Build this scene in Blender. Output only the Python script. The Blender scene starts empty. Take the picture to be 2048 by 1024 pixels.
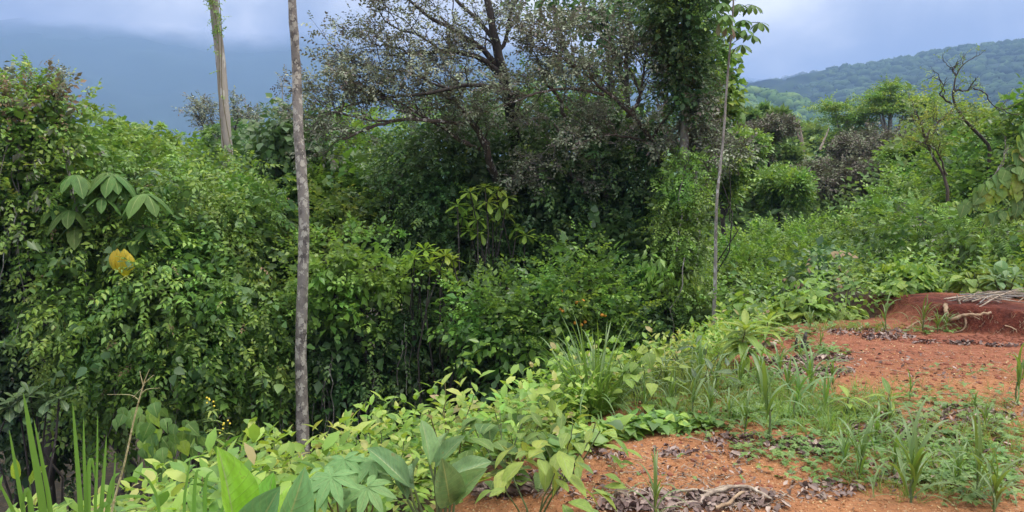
import bpy, math, random
import numpy as np
from mathutils import Vector, Matrix, noise

rng = np.random.default_rng(11)
random.seed(11)
C = bpy.context.scene.collection
SC = bpy.context.scene

# ------------------------------------------------------------------ camera
CAM = Vector((0, 0, 1.6))
F = 1479.0            # focal length in pixels of the 2048 wide photograph
PITCH = math.atan2(132, F)
cd = bpy.data.cameras.new('camera')
cam = bpy.data.objects.new('camera', cd)
C.objects.link(cam)
cam.location = CAM
cam.rotation_euler = (math.pi / 2 - PITCH, 0, 0)
cd.sensor_width = 36
cd.lens = 36 * F / 2048
cd.clip_start = 0.05
cd.clip_end = 20000
SC.camera = cam

# ------------------------------------------------------------------ sky, sun, exposure
SUN_EL, SUN_AZ = math.radians(62), math.radians(98)     # azimuth clockwise from +Y (towards +X)
w = bpy.data.worlds.new('World')
SC.world = w
w.use_nodes = True
nt = w.node_tree
nt.nodes.clear()


def N(nt, t, **kw):
    n = nt.nodes.new(t)
    for k, v in kw.items():
        if k.startswith('i_'):
            n.inputs[k[2:].replace('_', ' ')].default_value = v
        else:
            setattr(n, k, v)
    return n


def L(nt, a, b):
    nt.links.new(a, b)


def mth(nt, op, a, b=None, c=None, clamp=False):
    n = nt.nodes.new('ShaderNodeMath')
    n.operation = op
    n.use_clamp = clamp
    for i, v in enumerate((a, b, c)):
        if v is None:
            continue
        if hasattr(v, 'is_linked') or hasattr(v, 'links'):
            nt.links.new(v, n.inputs[i])
        else:
            n.inputs[i].default_value = v
    return n.outputs[0]


def ramp(nt, fac, stops, interp='LINEAR'):
    n = nt.nodes.new('ShaderNodeValToRGB')
    n.color_ramp.interpolation = interp
    el = n.color_ramp.elements
    while len(el) > 1:
        el.remove(el[-1])
    el[0].position = stops[0][0]
    el[0].color = (*stops[0][1], 1)
    for p, c in stops[1:]:
        e = el.new(p)
        e.color = (*c, 1)
    if fac is not None:
        nt.links.new(fac, n.inputs[0])
    return n.outputs[0]


sky = N(nt, 'ShaderNodeTexSky', sky_type='NISHITA', sun_disc=False, sun_elevation=SUN_EL, sun_rotation=SUN_AZ)
tc = N(nt, 'ShaderNodeTexCoord')
sep = N(nt, 'ShaderNodeSeparateXYZ')
L(nt, tc.outputs['Generated'], sep.inputs[0])
zc = mth(nt, 'MAXIMUM', sep.outputs[2], 0.0)
za = mth(nt, 'ADD', zc, 0.16)
cx = mth(nt, 'DIVIDE', sep.outputs[0], za)
cy = mth(nt, 'DIVIDE', sep.outputs[1], za)
cmb = N(nt, 'ShaderNodeCombineXYZ')
L(nt, cx, cmb.inputs[0])
L(nt, cy, cmb.inputs[1])
n1 = N(nt, 'ShaderNodeTexNoise', i_Scale=0.62, i_Detail=7.0, i_Roughness=0.55, i_Distortion=0.35)
L(nt, cmb.outputs[0], n1.inputs['Vector'])
n2 = N(nt, 'ShaderNodeTexNoise', i_Scale=4.6, i_Detail=6.0, i_Roughness=0.55, i_Distortion=.3)
L(nt, tc.outputs['Generated'], n2.inputs['Vector'])
nm = mth(nt, 'ADD', mth(nt, 'MULTIPLY', n1.outputs[0], 0.5), mth(nt, 'MULTIPLY', n2.outputs[0], 0.5))
cc = ramp(nt, nm, [(0.41, (0.22, 0.225, 0.25)), (0.47, (0.44, 0.435, 0.44)), (0.53, (0.84, 0.80, 0.74)), (0.60, (1.55, 1.43, 1.22))])
zen = mth(nt, 'MULTIPLY_ADD', zc, 2.5, 0.42)       # overcast sky: brighter towards the zenith
bg1 = N(nt, 'ShaderNodeBackground', i_Strength=0.1)
bg2 = N(nt, 'ShaderNodeBackground')
L(nt, sky.outputs[0], bg1.inputs[0])
hi = N(nt, 'ShaderNodeMix', data_type='RGBA')     # thinner, whiter cloud overhead
L(nt, mth(nt, 'MULTIPLY', zc, 1.1, clamp=True), hi.inputs[0])
L(nt, cc, hi.inputs[6])
hi.inputs[7].default_value = (.74, .715, .67, 1)
L(nt, hi.outputs[2], bg2.inputs[0])
L(nt, zen, bg2.inputs[1])
mx = N(nt, 'ShaderNodeMixShader', i_Fac=0.93)
L(nt, bg1.outputs[0], mx.inputs[1])
L(nt, bg2.outputs[0], mx.inputs[2])
wo = N(nt, 'ShaderNodeOutputWorld')
L(nt, mx.outputs[0], wo.inputs[0])

ld = bpy.data.lights.new('sun', 'SUN')
ld.energy = 1.5
ld.angle = math.radians(11)
ld.color = (1.0, 0.95, 0.86)
sun = bpy.data.objects.new('sun', ld)
C.objects.link(sun)
sv = Vector((math.sin(SUN_AZ) * math.cos(SUN_EL), math.cos(SUN_AZ) * math.cos(SUN_EL), math.sin(SUN_EL)))
sun.rotation_euler = sv.to_track_quat('Z', 'Y').to_euler()
sun.location = (20, 8, 40)

SC.view_settings.view_transform = 'Standard'
SC.view_settings.look = 'None'
SC.view_settings.exposure = 0.95
SC.view_settings.gamma = 1
SC.view_settings.use_curve_mapping = False
cy_ = SC.cycles
cy_.max_bounces = 6
cy_.diffuse_bounces = 3
cy_.glossy_bounces = 2
cy_.transmission_bounces = 3
cy_.transparent_max_bounces = 8
cy_.volume_bounces = 1
cy_.use_denoising = True
cy_.sample_clamp_indirect = 4
cy_.caustics_reflective = False
cy_.caustics_refractive = False

# ------------------------------------------------------------------ projection helpers
sp_, cp_ = math.sin(PITCH), math.cos(PITCH)


def ray(px, py):
    u, v = (px - 1024) / F, (512 - py) / F
    return np.array([u, cp_ + v * sp_, -sp_ + v * cp_])


def at(px, py, Y):
    r = ray(px, py)
    return np.array([0, 0, 1.6]) + r * (Y / r[1])


def project(p):
    x, y, z = p[0], p[1], p[2] - 1.6
    dpt = y * cp_ - z * sp_
    return 1024 + F * x / dpt, 512 - F * (y * sp_ + z * cp_) / dpt


def sm(a, b, x):
    t = np.clip((np.asarray(x, float) - a) / (b - a), 0, 1)
    return t * t * (3 - 2 * t)


# ------------------------------------------------------------------ terrain height
EDGE = np.array([(-1.2, -30), (-0.9, -8), (-0.7, 0), (-0.38, 3), (-0.05, 3.85), (0.42, 4.6), (0.9, 5.4), (1.7, 6.5), (2.55, 7.5),
                 (3.1, 8.5), (3.8, 8.95), (4.8, 9.1), (5.6, 9.6), (8, 10.6), (16, 11.5), (60, 13)], float)
BANK = np.array([(4.55, 8.95), (4.95, 8.45), (5.6, 7.75), (7.2, 7.1), (12, 6.2), (30, 5)], float)


def sdist(poly, x, y):
    """signed distance to a polyline, positive on its left side"""
    x = np.asarray(x, float); y = np.asarray(y, float)
    best = np.full(x.shape, 1e9); sg = np.ones(x.shape)
    for (ax, ay), (bx, by) in zip(poly[:-1], poly[1:]):
        dx, dy = bx - ax, by - ay
        t = np.clip(((x - ax) * dx + (y - ay) * dy) / (dx * dx + dy * dy), 0, 1)
        ex, ey = x - (ax + t * dx), y - (ay + t * dy)
        d = np.hypot(ex, ey)
        s = np.sign(dx * (y - ay) - dy * (x - ax))
        m = d < best
        best = np.where(m, d, best)
        sg = np.where(m, s, sg)
    return best * np.where(sg == 0, 1, sg)


def vnoise(x, y, s, seed=0.0):
    """cheap smooth noise from sines, -1..1"""
    x = np.asarray(x) / s; y = np.asarray(y) / s
    return (np.sin(x * 1.3 + 1.7 * np.sin(y * 0.9 + seed)) + np.sin(y * 1.7 + 1.3 * np.sin(x * 1.1 + seed * 2.1)) +
            np.sin((x + y) * 0.8 + seed * 3.3 + 1.1 * np.sin((x - y) * 1.2))) / 3


def height(x, y):
    x = np.asarray(x, float); y = np.asarray(y, float)
    d = sdist(EDGE, x, y)
    ratio = x / np.maximum(y, 1.0)
    g = sm(0.30, 0.42, ratio) * sm(6, 9, y)
    dp = np.maximum(d, 0)
    k_ = np.interp(y, [3.0, 4.5, 6.5, 9.5], [.25, .36, .58, .76])
    dc_ = np.interp(y, [3.5, 6.2], [3.8, 2.3])
    steep = -k_ * np.minimum(dp, dc_) - 1.15 * np.clip(dp - dc_, 0, 4.0)
    steep = np.where(dp > 6.6, steep - 0.02 * np.minimum(dp - 6.6, 60), steep)
    gentle = -0.10 * np.minimum(dp, 8) - 0.22 * np.clip(dp - 8, 0, 30)
    h = steep * (1 - g) + gentle * g
    s = sdist(BANK, x, y)
    e = sm(4.72, 5.0, x) * sm(3, 5, y)
    n = 0.07 * vnoise(x, y, 0.23, 1.0) + 0.05 * vnoise(x, y, 0.09, 2.0) + .02 * vnoise(x, y, .04, 5.)
    h = h + e * (0.27 - 0.10 * sm(0.6, 3, s)) * sm(-0.02, 0.17, s + n)
    h = h + 0.030 * vnoise(x, y, 0.55) * sm(40, 5, np.hypot(x, y)) + 0.010 * vnoise(x, y, 0.16, 4.0) * sm(16, 6, np.hypot(x, y))
    far = sm(60, 400, np.hypot(x, y))
    return h * (1 - far) - 22 * far


def gh(x, y):
    return float(height(np.array([x]), np.array([y]))[0])


def ground_at(px, py, lift=0.0):
    """where the pixel's ray meets the ground (raised by lift)"""
    r = ray(px, py)
    t = np.linspace(1.2, 40, 3000)
    x, y, z = r[0] * t, r[1] * t, 1.6 + r[2] * t
    hh = height(x, y) + lift
    i = int(np.argmax(z <= hh)) if np.any(z <= hh) else len(t) - 1
    return np.array([x[i], y[i], hh[i] - lift])


def ground_many(px, py):
    px = np.asarray(px, float); py = np.asarray(py, float)
    t = 1.3 * (30 / 1.3) ** np.linspace(0, 1, 240)
    out_ = np.zeros((len(px), 3))
    for s0 in range(0, len(px), 500):
        u = (px[s0:s0 + 500] - 1024) / F; v = (512 - py[s0:s0 + 500]) / F
        dy = cp_ + v * sp_; dz = -sp_ + v * cp_
        X = u[:, None] * t; Y = dy[:, None] * t; Z = 1.6 + dz[:, None] * t
        H = height(X, Y)
        g = Z - H
        i = np.argmax(g <= 0, axis=1); i[~np.any(g <= 0, axis=1)] = 239; i = np.maximum(i, 1)
        a = np.arange(len(i))
        g0, g1 = g[a, i - 1], g[a, i]
        f = np.clip(g0 / np.where(abs(g0 - g1) < 1e-9, 1, g0 - g1), 0, 1)
        tt = t[i - 1] + (t[i] - t[i - 1]) * f
        x, y = u * tt, dy * tt
        out_[s0:s0 + 500] = np.stack([x, y, height(x, y)], -1)
    return out_


# ------------------------------------------------------------------ mesh helpers
def mesh_from(name, V, Fc, rnd=None, smooth=False, uv=None, extra=None):
    """V (n,3); Fc (m,k) all faces of one size"""
    V = np.asarray(V, np.float32); Fc = np.asarray(Fc, np.int32)
    me = bpy.data.meshes.new(name)
    me.vertices.add(len(V))
    me.vertices.foreach_set('co', V.ravel())
    m, k = Fc.shape
    me.loops.add(m * k)
    me.loops.foreach_set('vertex_index', Fc.ravel())
    me.polygons.add(m)
    me.polygons.foreach_set('loop_start', np.arange(0, m * k, k, dtype=np.int32))
    if smooth:
        me.polygons.foreach_set('use_smooth', np.ones(m, bool))
    me.update(calc_edges=True)
    if rnd is not None:
        a = me.attributes.new('rnd', 'FLOAT', 'FACE')
        a.data.foreach_set('value', np.asarray(rnd, np.float32))
    if uv is not None:
        u = me.uv_layers.new(name='UVMap')
        u.data.foreach_set('uv', np.asarray(uv, np.float32)[Fc.ravel()].ravel())
    if extra is not None:
        for nme, arr in extra.items():
            a = me.attributes.new(nme, 'FLOAT', 'POINT')
            a.data.foreach_set('value', np.asarray(arr, np.float32))
    return me


def obj(name, me, mat=None, parent=None, loc=None):
    o = bpy.data.objects.new(name, me)
    C.objects.link(o)
    if mat is not None and len(me.materials) == 0:
        me.materials.append(mat)
    if parent is not None:
        o.parent = parent
    if loc is not None:
        o.location = loc
    return o


USED = {}


def tag(o, label, cat, group=None):
    k = label.lower()
    USED[k] = USED.get(k, 0) + 1
    o['label'] = label
    o['category'] = cat
    if group:
        o['group'] = group
    return o


def kind(o, k):
    o['kind'] = k
    return o


def thing(name, label, cat, loc=(0, 0, 0), group=None):
    o = bpy.data.objects.new(name, None)
    C.objects.link(o)
    o.location = loc
    o.empty_display_size = 0.1
    tag(o, label, cat, group)
    return o


def norm(v):
    v = np.asarray(v, float)
    return v / np.maximum(np.linalg.norm(v, axis=-1, keepdims=True), 1e-9)


# ------------------------------------------------------------------ leaf shapes: unit leaf along +Z, face up +Y
def leaf_small(wd=0.5, droop=0.14):
    V = np.array([(0, 0, 0), (-wd / 2, .05, .42), (wd / 2, .05, .42), (0, -droop, 1), (0, -.035, .45)])
    T = np.array([(0, 1, 4), (4, 1, 3), (0, 4, 2), (4, 3, 2)])
    return V, T


def leaf_grid(prof, n=6, fold=0.12, arch=0.25, cross=2, wave=0.0, seed=0):
    """prof: list of (t, half width). returns V, quads, uv"""
    r = np.random.default_rng(seed)
    ts = np.linspace(0, 1, n + 1)
    tf = np.linspace(-.2, 1.2, 281)
    pf = np.interp(tf, [p[0] for p in prof], [p[1] for p in prof], left=0, right=0)
    pf = np.convolve(pf, np.ones(17) / 17, 'same')
    pw = np.interp(ts, tf, pf)
    pw[-1] = .002
    cols = np.linspace(-1, 1, 2 * cross + 1)
    V, U = [], []
    ph = r.random() * 6
    for t, hw in zip(ts, pw):
        for c in cols:
            x = c * hw
            y = abs(c) * hw * fold * 2 - arch * t * t + wave * math.sin(t * 14 + ph + 2 * c) * abs(c) * hw
            z = t * (1 - 0.12 * arch * t) - 0.04 * abs(c) * hw
            V.append((x, y, z)); U.append((c * .5 + .5, t))
    Q = []
    m = len(cols)
    for i in range(n):
        for j in range(m - 1):
            Q.append((i * m + j, (i + 1) * m + j, (i + 1) * m + j + 1, i * m + j + 1))
    return np.array(V), np.array(Q), np.array(U)


ELLIPTIC = [(0, .01), (.08, .05), (.25, .19), (.5, .25), (.75, .19), (.92, .07), (1, .0)]
OBOVATE = [(0, .015), (.2, .07), (.5, .16), (.75, .22), (.9, .16), (1, .02)]
HEART = [(0, .20), (.06, .34), (.25, .44), (.5, .38), (.75, .20), (.92, .06), (1, .0)]
LANCE = [(0, .01), (.15, .09), (.35, .14), (.6, .12), (.85, .05), (1, 0)]
PADDLE = [(0, .02), (.06, .03), (.14, .15), (.28, .25), (.5, .28), (.7, .26), (.85, .18), (.95, .08), (1, 0)]


def frames(D, up=(0, 0, 1), spin=None):
    """rotation matrices (k,3,3) with columns X,Y,Z: Z = D, Y as near to up as can be"""
    D = norm(D)
    U = np.broadcast_to(np.asarray(up, float), D.shape).copy()
    par = np.abs((D * U).sum(-1)) > 0.985
    U[par] = (0.3, -0.95, 0.1)
    X = norm(np.cross(U, D))
    Y = np.cross(D, X)
    R = np.stack([X, Y, D], -1)
    if spin is not None:
        c, s = np.cos(spin), np.sin(spin)
        Xn = R[..., 0] * c[:, None] + R[..., 1] * s[:, None]
        Yn = -R[..., 0] * s[:, None] + R[..., 1] * c[:, None]
        R = np.stack([Xn, Yn, R[..., 2]], -1)
    return R


def make_template(geo, specs):
    """specs: list of (pos, dir, up, length); returns V (n,3), T, leaf id per face"""
    V0, T0 = geo[0], geo[1]
    Vs, Ts, ids = [], [], []
    for i, (p, d, u, ln) in enumerate(specs):
        R = frames(np.array([d], float), u)[0]
        Vs.append(np.asarray(p) + (V0 * ln) @ R.T)
        Ts.append(T0 + i * len(V0))
        ids.append(np.full(len(T0), i))
    return np.concatenate(Vs), np.concatenate(Ts), np.concatenate(ids)


def tri(geo):
    """quads -> tris"""
    V, Q = geo[0], geo[1]
    if Q.shape[1] == 3:
        return V, Q
    return V, np.concatenate([Q[:, [0, 1, 2]], Q[:, [0, 2, 3]]])


def specs_vine(r, n=7, ll=.36, droop=.35):
    s = []
    for i in range(n):
        t = .12 + .88 * i / (n - 1)
        sd = 1 if i % 2 else -1
        d = (sd * r.uniform(.6, 1.0), -droop * r.uniform(.3, 1.6), r.uniform(.15, .7))
        if i == n - 1:
            d = (r.normal() * .2, -.3, 1)
        s.append(((r.normal() * .03, -.25 * t * t + r.normal() * .03, t), d, (r.normal() * .35, 1, r.normal() * .3), ll * r.uniform(.7, 1.15)))
    return s


def specs_whorl(r, n=9, ll=.6, tiers=2):
    s = []
    for k in range(tiers):
        m = n - 3 * k
        for i in range(m):
            a = (i + .5 * k + r.uniform(-.2, .2)) / m * 2 * math.pi
            el = (.12 + .55 * k) + r.uniform(-.15, .15)
            d = (math.cos(a) * math.cos(el), math.sin(a) * math.cos(el), math.sin(el))
            s.append(((0, 0, .12 * k), d, (-math.cos(a) * .4, -math.sin(a) * .4, 1), ll * r.uniform(.75, 1.1) * (1 - .15 * k)))
    return s


def specs_hang(r, n=6, ll=.42):
    s = []
    for i in range(n):
        t = .1 + .9 * i / (n - 1)
        a = r.uniform(0, 6.28)
        d = (math.cos(a) * .5, -.9 + r.uniform(-.3, .3), math.sin(a) * .5)
        s.append(((r.normal() * .05, -.1 * t + r.normal() * .03, t), d, (math.cos(a), .5, math.sin(a)), ll * r.uniform(.7, 1.2)))
    return s


def specs_pinnate(r, n=7, ll=.26):
    s = []
    for i in range(n):
        t = .2 + .8 * i / (n - 1)
        for sd in (-1, 1):
            s.append(((0, -.35 * t * t, t), (sd, -.25 + r.normal() * .1, .35), (r.normal() * .1, 1, .1), ll * (1.05 - .5 * abs(t - .55)) * r.uniform(.85, 1.1)))
    s.append(((0, -.35, 1), (0, -.4, 1), (0, 1, 0), ll))
    return s


def specs_shoot(r, n=5, ll=.34):
    s = []
    a0 = r.uniform(0, 3)
    for i in range(n):
        t = .1 + .9 * i / (n - 1)
        a = a0 + i * 1.57 + r.uniform(-.25, .25)
        el = .05 + .8 * t ** 2 + r.uniform(-.2, .2)
        for sd in (0, math.pi):
            b = a + sd
            d = (math.cos(b) * math.cos(el), math.sin(b) * math.cos(el), math.sin(el))
            s.append(((r.normal() * .02, r.normal() * .02, t), d, (-math.cos(b) * .5 + r.normal() * .2, -math.sin(b) * .5 + r.normal() * .2, 1), ll * (1 - .35 * t) * r.uniform(.7, 1.15)))
    return s


def variants(geo, fn, k=6, seed=1, **kw):
    out = []
    for i in range(k):
        r = np.random.default_rng(seed * 100 + i)
        out.append(make_template(geo, fn(r, **kw)))
    return out


GS = leaf_small(.5, .14)
TPL = {
    'vine': variants(leaf_small(.5, .2), specs_vine, seed=2),
    'vine_small': variants(leaf_small(.52, .12), specs_vine, seed=3, n=9, ll=.26, droop=.3),
    'round': variants(leaf_small(.72, .12), specs_vine, seed=4, n=7, ll=.30, droop=.5),
    'whorl': variants(leaf_small(.34, .12), specs_whorl, seed=5),
    'hang': variants(leaf_small(.42, .1), specs_hang, seed=6),
    'hang_narrow': variants(leaf_small(.32, .1), specs_hang, seed=7, n=8, ll=.34),
    'pinnate': variants(leaf_small(.36, .1), specs_pinnate, seed=8),
    'shoot': variants(tri(leaf_grid(ELLIPTIC, n=3, cross=1, arch=.22)), specs_shoot, seed=9, k=8),
    'shoot_small': variants(leaf_small(.5, .15), specs_shoot, seed=10, n=4, ll=.42),
    'heart': variants(tri(leaf_grid(HEART, n=4, cross=1, arch=.2, fold=.08)), specs_vine, seed=12, n=5, ll=.42, droop=.5),
    'far': variants((np.array([(0, 0, 0), (-.3, .05, .45), (0, -.14, 1), (.3, .05, .45)]), np.array([(0, 1, 2), (0, 2, 3)])), specs_vine, seed=15, n=5, ll=.42, droop=.3),
    'weed': variants(leaf_small(.62, .1), specs_whorl, seed=13, n=5, ll=.6, tiers=1),
}


def leaf_lo(wd, droop=.14):
    return np.array([(0, 0, 0), (-wd / 2, .06, .45), (0, -droop, 1), (wd / 2, .06, .45)]), np.array([(0, 1, 2), (0, 2, 3)])


TPL['vine_lo'] = variants(leaf_lo(.56, .2), specs_vine, seed=2)
TPL['vine_small_lo'] = variants(leaf_lo(.58, .12), specs_vine, seed=3, n=8, ll=.28, droop=.3)
TPL['round_lo'] = variants(leaf_lo(.8, .12), specs_vine, seed=4, n=7, ll=.30, droop=.5)
TPL['whorl_lo'] = variants(leaf_lo(.38, .12), specs_whorl, seed=5)
TPL['hang_lo'] = variants(leaf_lo(.46, .1), specs_hang, seed=6)
TPL['pinnate_lo'] = variants(leaf_lo(.4, .1), specs_pinnate, seed=8)
TPL['shoot_small_lo'] = variants(leaf_lo(.55, .15), specs_shoot, seed=10, n=4, ll=.42)
TPL['fill'] = variants(leaf_lo(.6, .15), specs_vine, seed=17, n=5, ll=.42, droop=.5)


def sprigs(P, D, S, tpl, rnd, r=rng, spin_amt=.5):
    """one joined leaf mesh: returns V, T, rnd per face"""
    P = np.asarray(P, float); D = np.asarray(D, float)
    k = len(P)
    S = np.broadcast_to(np.asarray(S, float), (k,))
    vs = TPL[tpl] if isinstance(tpl, str) else tpl
    which = r.integers(0, len(vs), k)
    R = frames(D, spin=r.normal(0, spin_amt, k))
    oV, oT, oR = [], [], []
    base = 0
    for i, (V, T, ids) in enumerate(vs):
        m = np.nonzero(which == i)[0]
        if not len(m):
            continue
        W = P[m, None, :] + S[m, None, None] * np.einsum('kij,vj->kvi', R[m], V)
        TT = T[None] + (np.arange(len(m)) * len(V))[:, None, None] + base
        base += len(m) * len(V)
        lr = r.random((len(m), ids.max() + 1))
        rr = np.clip(rnd[m][:, None] * .62 + lr[:, ids] * .38, 0, .999)
        oV.append(W.reshape(-1, 3)); oT.append(TT.reshape(-1, 3)); oR.append(rr.ravel())
    return np.concatenate(oV), np.concatenate(oT), np.concatenate(oR)


class Bag:
    """collects triangle soups into one mesh"""
    def __init__(self):
        self.V, self.T, self.R, self.n = [], [], [], 0

    def add(self, V, T, R=None):
        if not len(V):
            return
        self.V.append(V); self.T.append(np.asarray(T) + self.n)
        self.R.append(np.zeros(len(T)) if R is None else R)
        self.n += len(V)

    def build(self, name, mat, parent=None, smooth=False, origin=None):
        V = np.concatenate(self.V)
        if origin is not None:
            V = V - np.asarray(origin)
        me = mesh_from(name, V, np.concatenate(self.T), np.concatenate(self.R), smooth)
        return obj(name, me, mat, parent)


def tube(bag, pts, radii, sides=6, rnd=0.0):
    pts = np.asarray(pts, float); n = len(pts)
    radii = np.broadcast_to(np.asarray(radii, float), (n,))
    tg = norm(np.gradient(pts, axis=0))
    ref = np.array([.31, .9, .28]) if abs(tg[0][1]) < .8 else np.array([.9, .1, .3])
    X = norm(np.cross(tg, ref)); Y = np.cross(tg, X)
    a = np.arange(sides) / sides * 2 * math.pi
    V = pts[:, None] + radii[:, None, None] * (np.cos(a)[None, :, None] * X[:, None] + np.sin(a)[None, :, None] * Y[:, None])
    i = np.arange(n - 1)[:, None] * sides; j = np.arange(sides)[None]; j2 = (j + 1) % sides
    q = np.stack([i + j, i + j2, i + sides + j2, i + sides + j], -1).reshape(-1, 4)
    T = np.concatenate([q[:, [0, 1, 2]], q[:, [0, 2, 3]]])
    bag.add(V.reshape(-1, 3), T, np.full(len(T), rnd))


def wiggle(a, b, n, amp, r=rng, sag=0.0):
    a = np.asarray(a, float); b = np.asarray(b, float)
    t = np.linspace(0, 1, n)[:, None]
    p = a + (b - a) * t
    L_ = np.linalg.norm(b - a)
    o = np.cumsum(r.normal(0, 1, (n, 3)), 0)
    o -= o[0]
    o = o - t * o[-1]
    p = p + o * amp * L_ / math.sqrt(n)
    p[:, 2] += -sag * L_ * 4 * (t * (1 - t))[:, 0]
    return p


def spline(pts, n=24):
    pts = np.asarray(pts, float)
    m = len(pts)
    P = np.vstack([2 * pts[0] - pts[1], pts, 2 * pts[-1] - pts[-2]])
    out = []
    for s in np.linspace(0, m - 1 - 1e-6, n):
        i = int(s); t = s - i
        p0, p1, p2, p3 = P[i:i + 4]
        out.append(.5 * (2 * p1 + (p2 - p0) * t + (2 * p0 - 5 * p1 + 4 * p2 - p3) * t * t + (3 * p1 - p0 - 3 * p2 + p3) * t ** 3))
    return np.array(out)


# ------------------------------------------------------------------ materials
def newmat(name):
    m = bpy.data.materials.new(name)
    m.use_nodes = True
    m.node_tree.nodes.clear()
    return m, m.node_tree


def out(nt, sh):
    o = N(nt, 'ShaderNodeOutputMaterial')
    L(nt, sh, o.inputs[0])
    return o


MATS = {}


def leafmat(name, cols, rough=.42, trans=.30, spec=.45, vein=False, back=None):
    m, nt = newmat(name)
    at_ = N(nt, 'ShaderNodeAttribute', attribute_name='rnd')
    oi = N(nt, 'ShaderNodeObjectInfo')
    f = mth(nt, 'FRACT', mth(nt, 'ADD', at_.outputs['Fac'], mth(nt, 'MULTIPLY', oi.outputs['Random'], 0.97)))
    k = len(cols)
    col = ramp(nt, f if vein else at_.outputs['Fac'], [(i / (k - 1), c) for i, c in enumerate(cols)])
    geo = N(nt, 'ShaderNodeNewGeometry')
    # slow colour drift from place to place over the plant, as leaf age does
    nz = N(nt, 'ShaderNodeTexNoise', i_Scale=1.1, i_Detail=2.0)
    L(nt, geo.outputs['Position'], nz.inputs['Vector'])
    hs = N(nt, 'ShaderNodeHueSaturation')
    hs.inputs['Saturation'].default_value = .97
    L(nt, mth(nt, 'MULTIPLY_ADD', nz.outputs[0], 0.10, 0.432), hs.inputs['Hue'])
    L(nt, mth(nt, 'MULTIPLY_ADD', nz.outputs[0], 1.0, 0.66), hs.inputs['Value'])
    L(nt, col, hs.inputs['Color'])
    col = hs.outputs[0]
    bump = None
    if vein:
        uv = N(nt, 'ShaderNodeUVMap')
        sx = N(nt, 'ShaderNodeSeparateXYZ')
        L(nt, uv.outputs[0], sx.inputs[0])
        ax = mth(nt, 'ABSOLUTE', mth(nt, 'SUBTRACT', sx.outputs[0], .5))
        ph = mth(nt, 'SUBTRACT', sx.outputs[1], mth(nt, 'MULTIPLY', ax, .55))
        rib = mth(nt, 'ABSOLUTE', mth(nt, 'SINE', mth(nt, 'MULTIPLY', ph, 34.0)))
        rib = mth(nt, 'POWER', mth(nt, 'SUBTRACT', 1.0, rib), 5.0)
        mid = mth(nt, 'LESS_THAN', ax, .022)
        vv = mth(nt, 'MAXIMUM', mth(nt, 'MULTIPLY', rib, .35), mid)
        # blotches, brown spots and bites of an old leaf
        tco = N(nt, 'ShaderNodeTexCoord')
        bl = N(nt, 'ShaderNodeTexNoise', i_Scale=4.5, i_Detail=5.0, i_Roughness=.65)
        ad = N(nt, 'ShaderNodeVectorMath', operation='ADD')
        L(nt, uv.outputs[0], ad.inputs[0]); L(nt, oi.outputs['Location'], ad.inputs[1])
        L(nt, ad.outputs[0], bl.inputs['Vector'])
        blm = N(nt, 'ShaderNodeMix', data_type='RGBA')
        L(nt, ramp(nt, bl.outputs[0], [(.64, (0, 0, 0)), (.70, (.8, .8, .8))]), blm.inputs[0])
        h2 = N(nt, 'ShaderNodeHueSaturation')
        L(nt, mth(nt, 'MULTIPLY_ADD', bl.outputs[0], 1.3, .35), h2.inputs['Value'])
        L(nt, col, h2.inputs['Color'])
        L(nt, h2.outputs[0], blm.inputs[6])
        blm.inputs[7].default_value = (.20, .15, .05, 1)
        col = blm.outputs[2]
        mxc = N(nt, 'ShaderNodeMix', data_type='RGBA')
        L(nt, mth(nt, 'MULTIPLY', vv, .7), mxc.inputs[0])
        L(nt, col, mxc.inputs[6])
        mxc.inputs[7].default_value = (.30, .36, .14, 1)
        col = mxc.outputs[2]
        bn = N(nt, 'ShaderNodeBump', i_Strength=.45, i_Distance=.004)
        L(nt, rib, bn.inputs['Height'])
        bump = bn.outputs[0]
    p = N(nt, 'ShaderNodeBsdfPrincipled', i_Roughness=rough)
    p.inputs['Specular IOR Level'].default_value = spec
    tr = N(nt, 'ShaderNodeBsdfTranslucent')
    bc = N(nt, 'ShaderNodeMix', data_type='RGBA')     # paler leaf undersides
    L(nt, mth(nt, 'MULTIPLY', geo.outputs['Backfacing'], .45), bc.inputs[0])
    L(nt, col, bc.inputs[6])
    bc.inputs[7].default_value = (*(back or (.20, .25, .13)), 1)
    L(nt, bc.outputs[2], p.inputs['Base Color'])
    tcol = N(nt, 'ShaderNodeHueSaturation')
    tcol.inputs['Hue'].default_value = .488
    tcol.inputs['Value'].default_value = 1.5
    tcol.inputs['Saturation'].default_value = 1.1
    L(nt, col, tcol.inputs['Color'])
    L(nt, tcol.outputs[0], tr.inputs[0])
    if bump is not None:
        L(nt, bump, p.inputs['Normal'])
    ms = N(nt, 'ShaderNodeMixShader', i_Fac=trans)
    L(nt, p.outputs[0], ms.inputs[1])
    L(nt, tr.outputs[0], ms.inputs[2])
    out(nt, ms.outputs[0])
    MATS[name] = m
    return m


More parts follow.
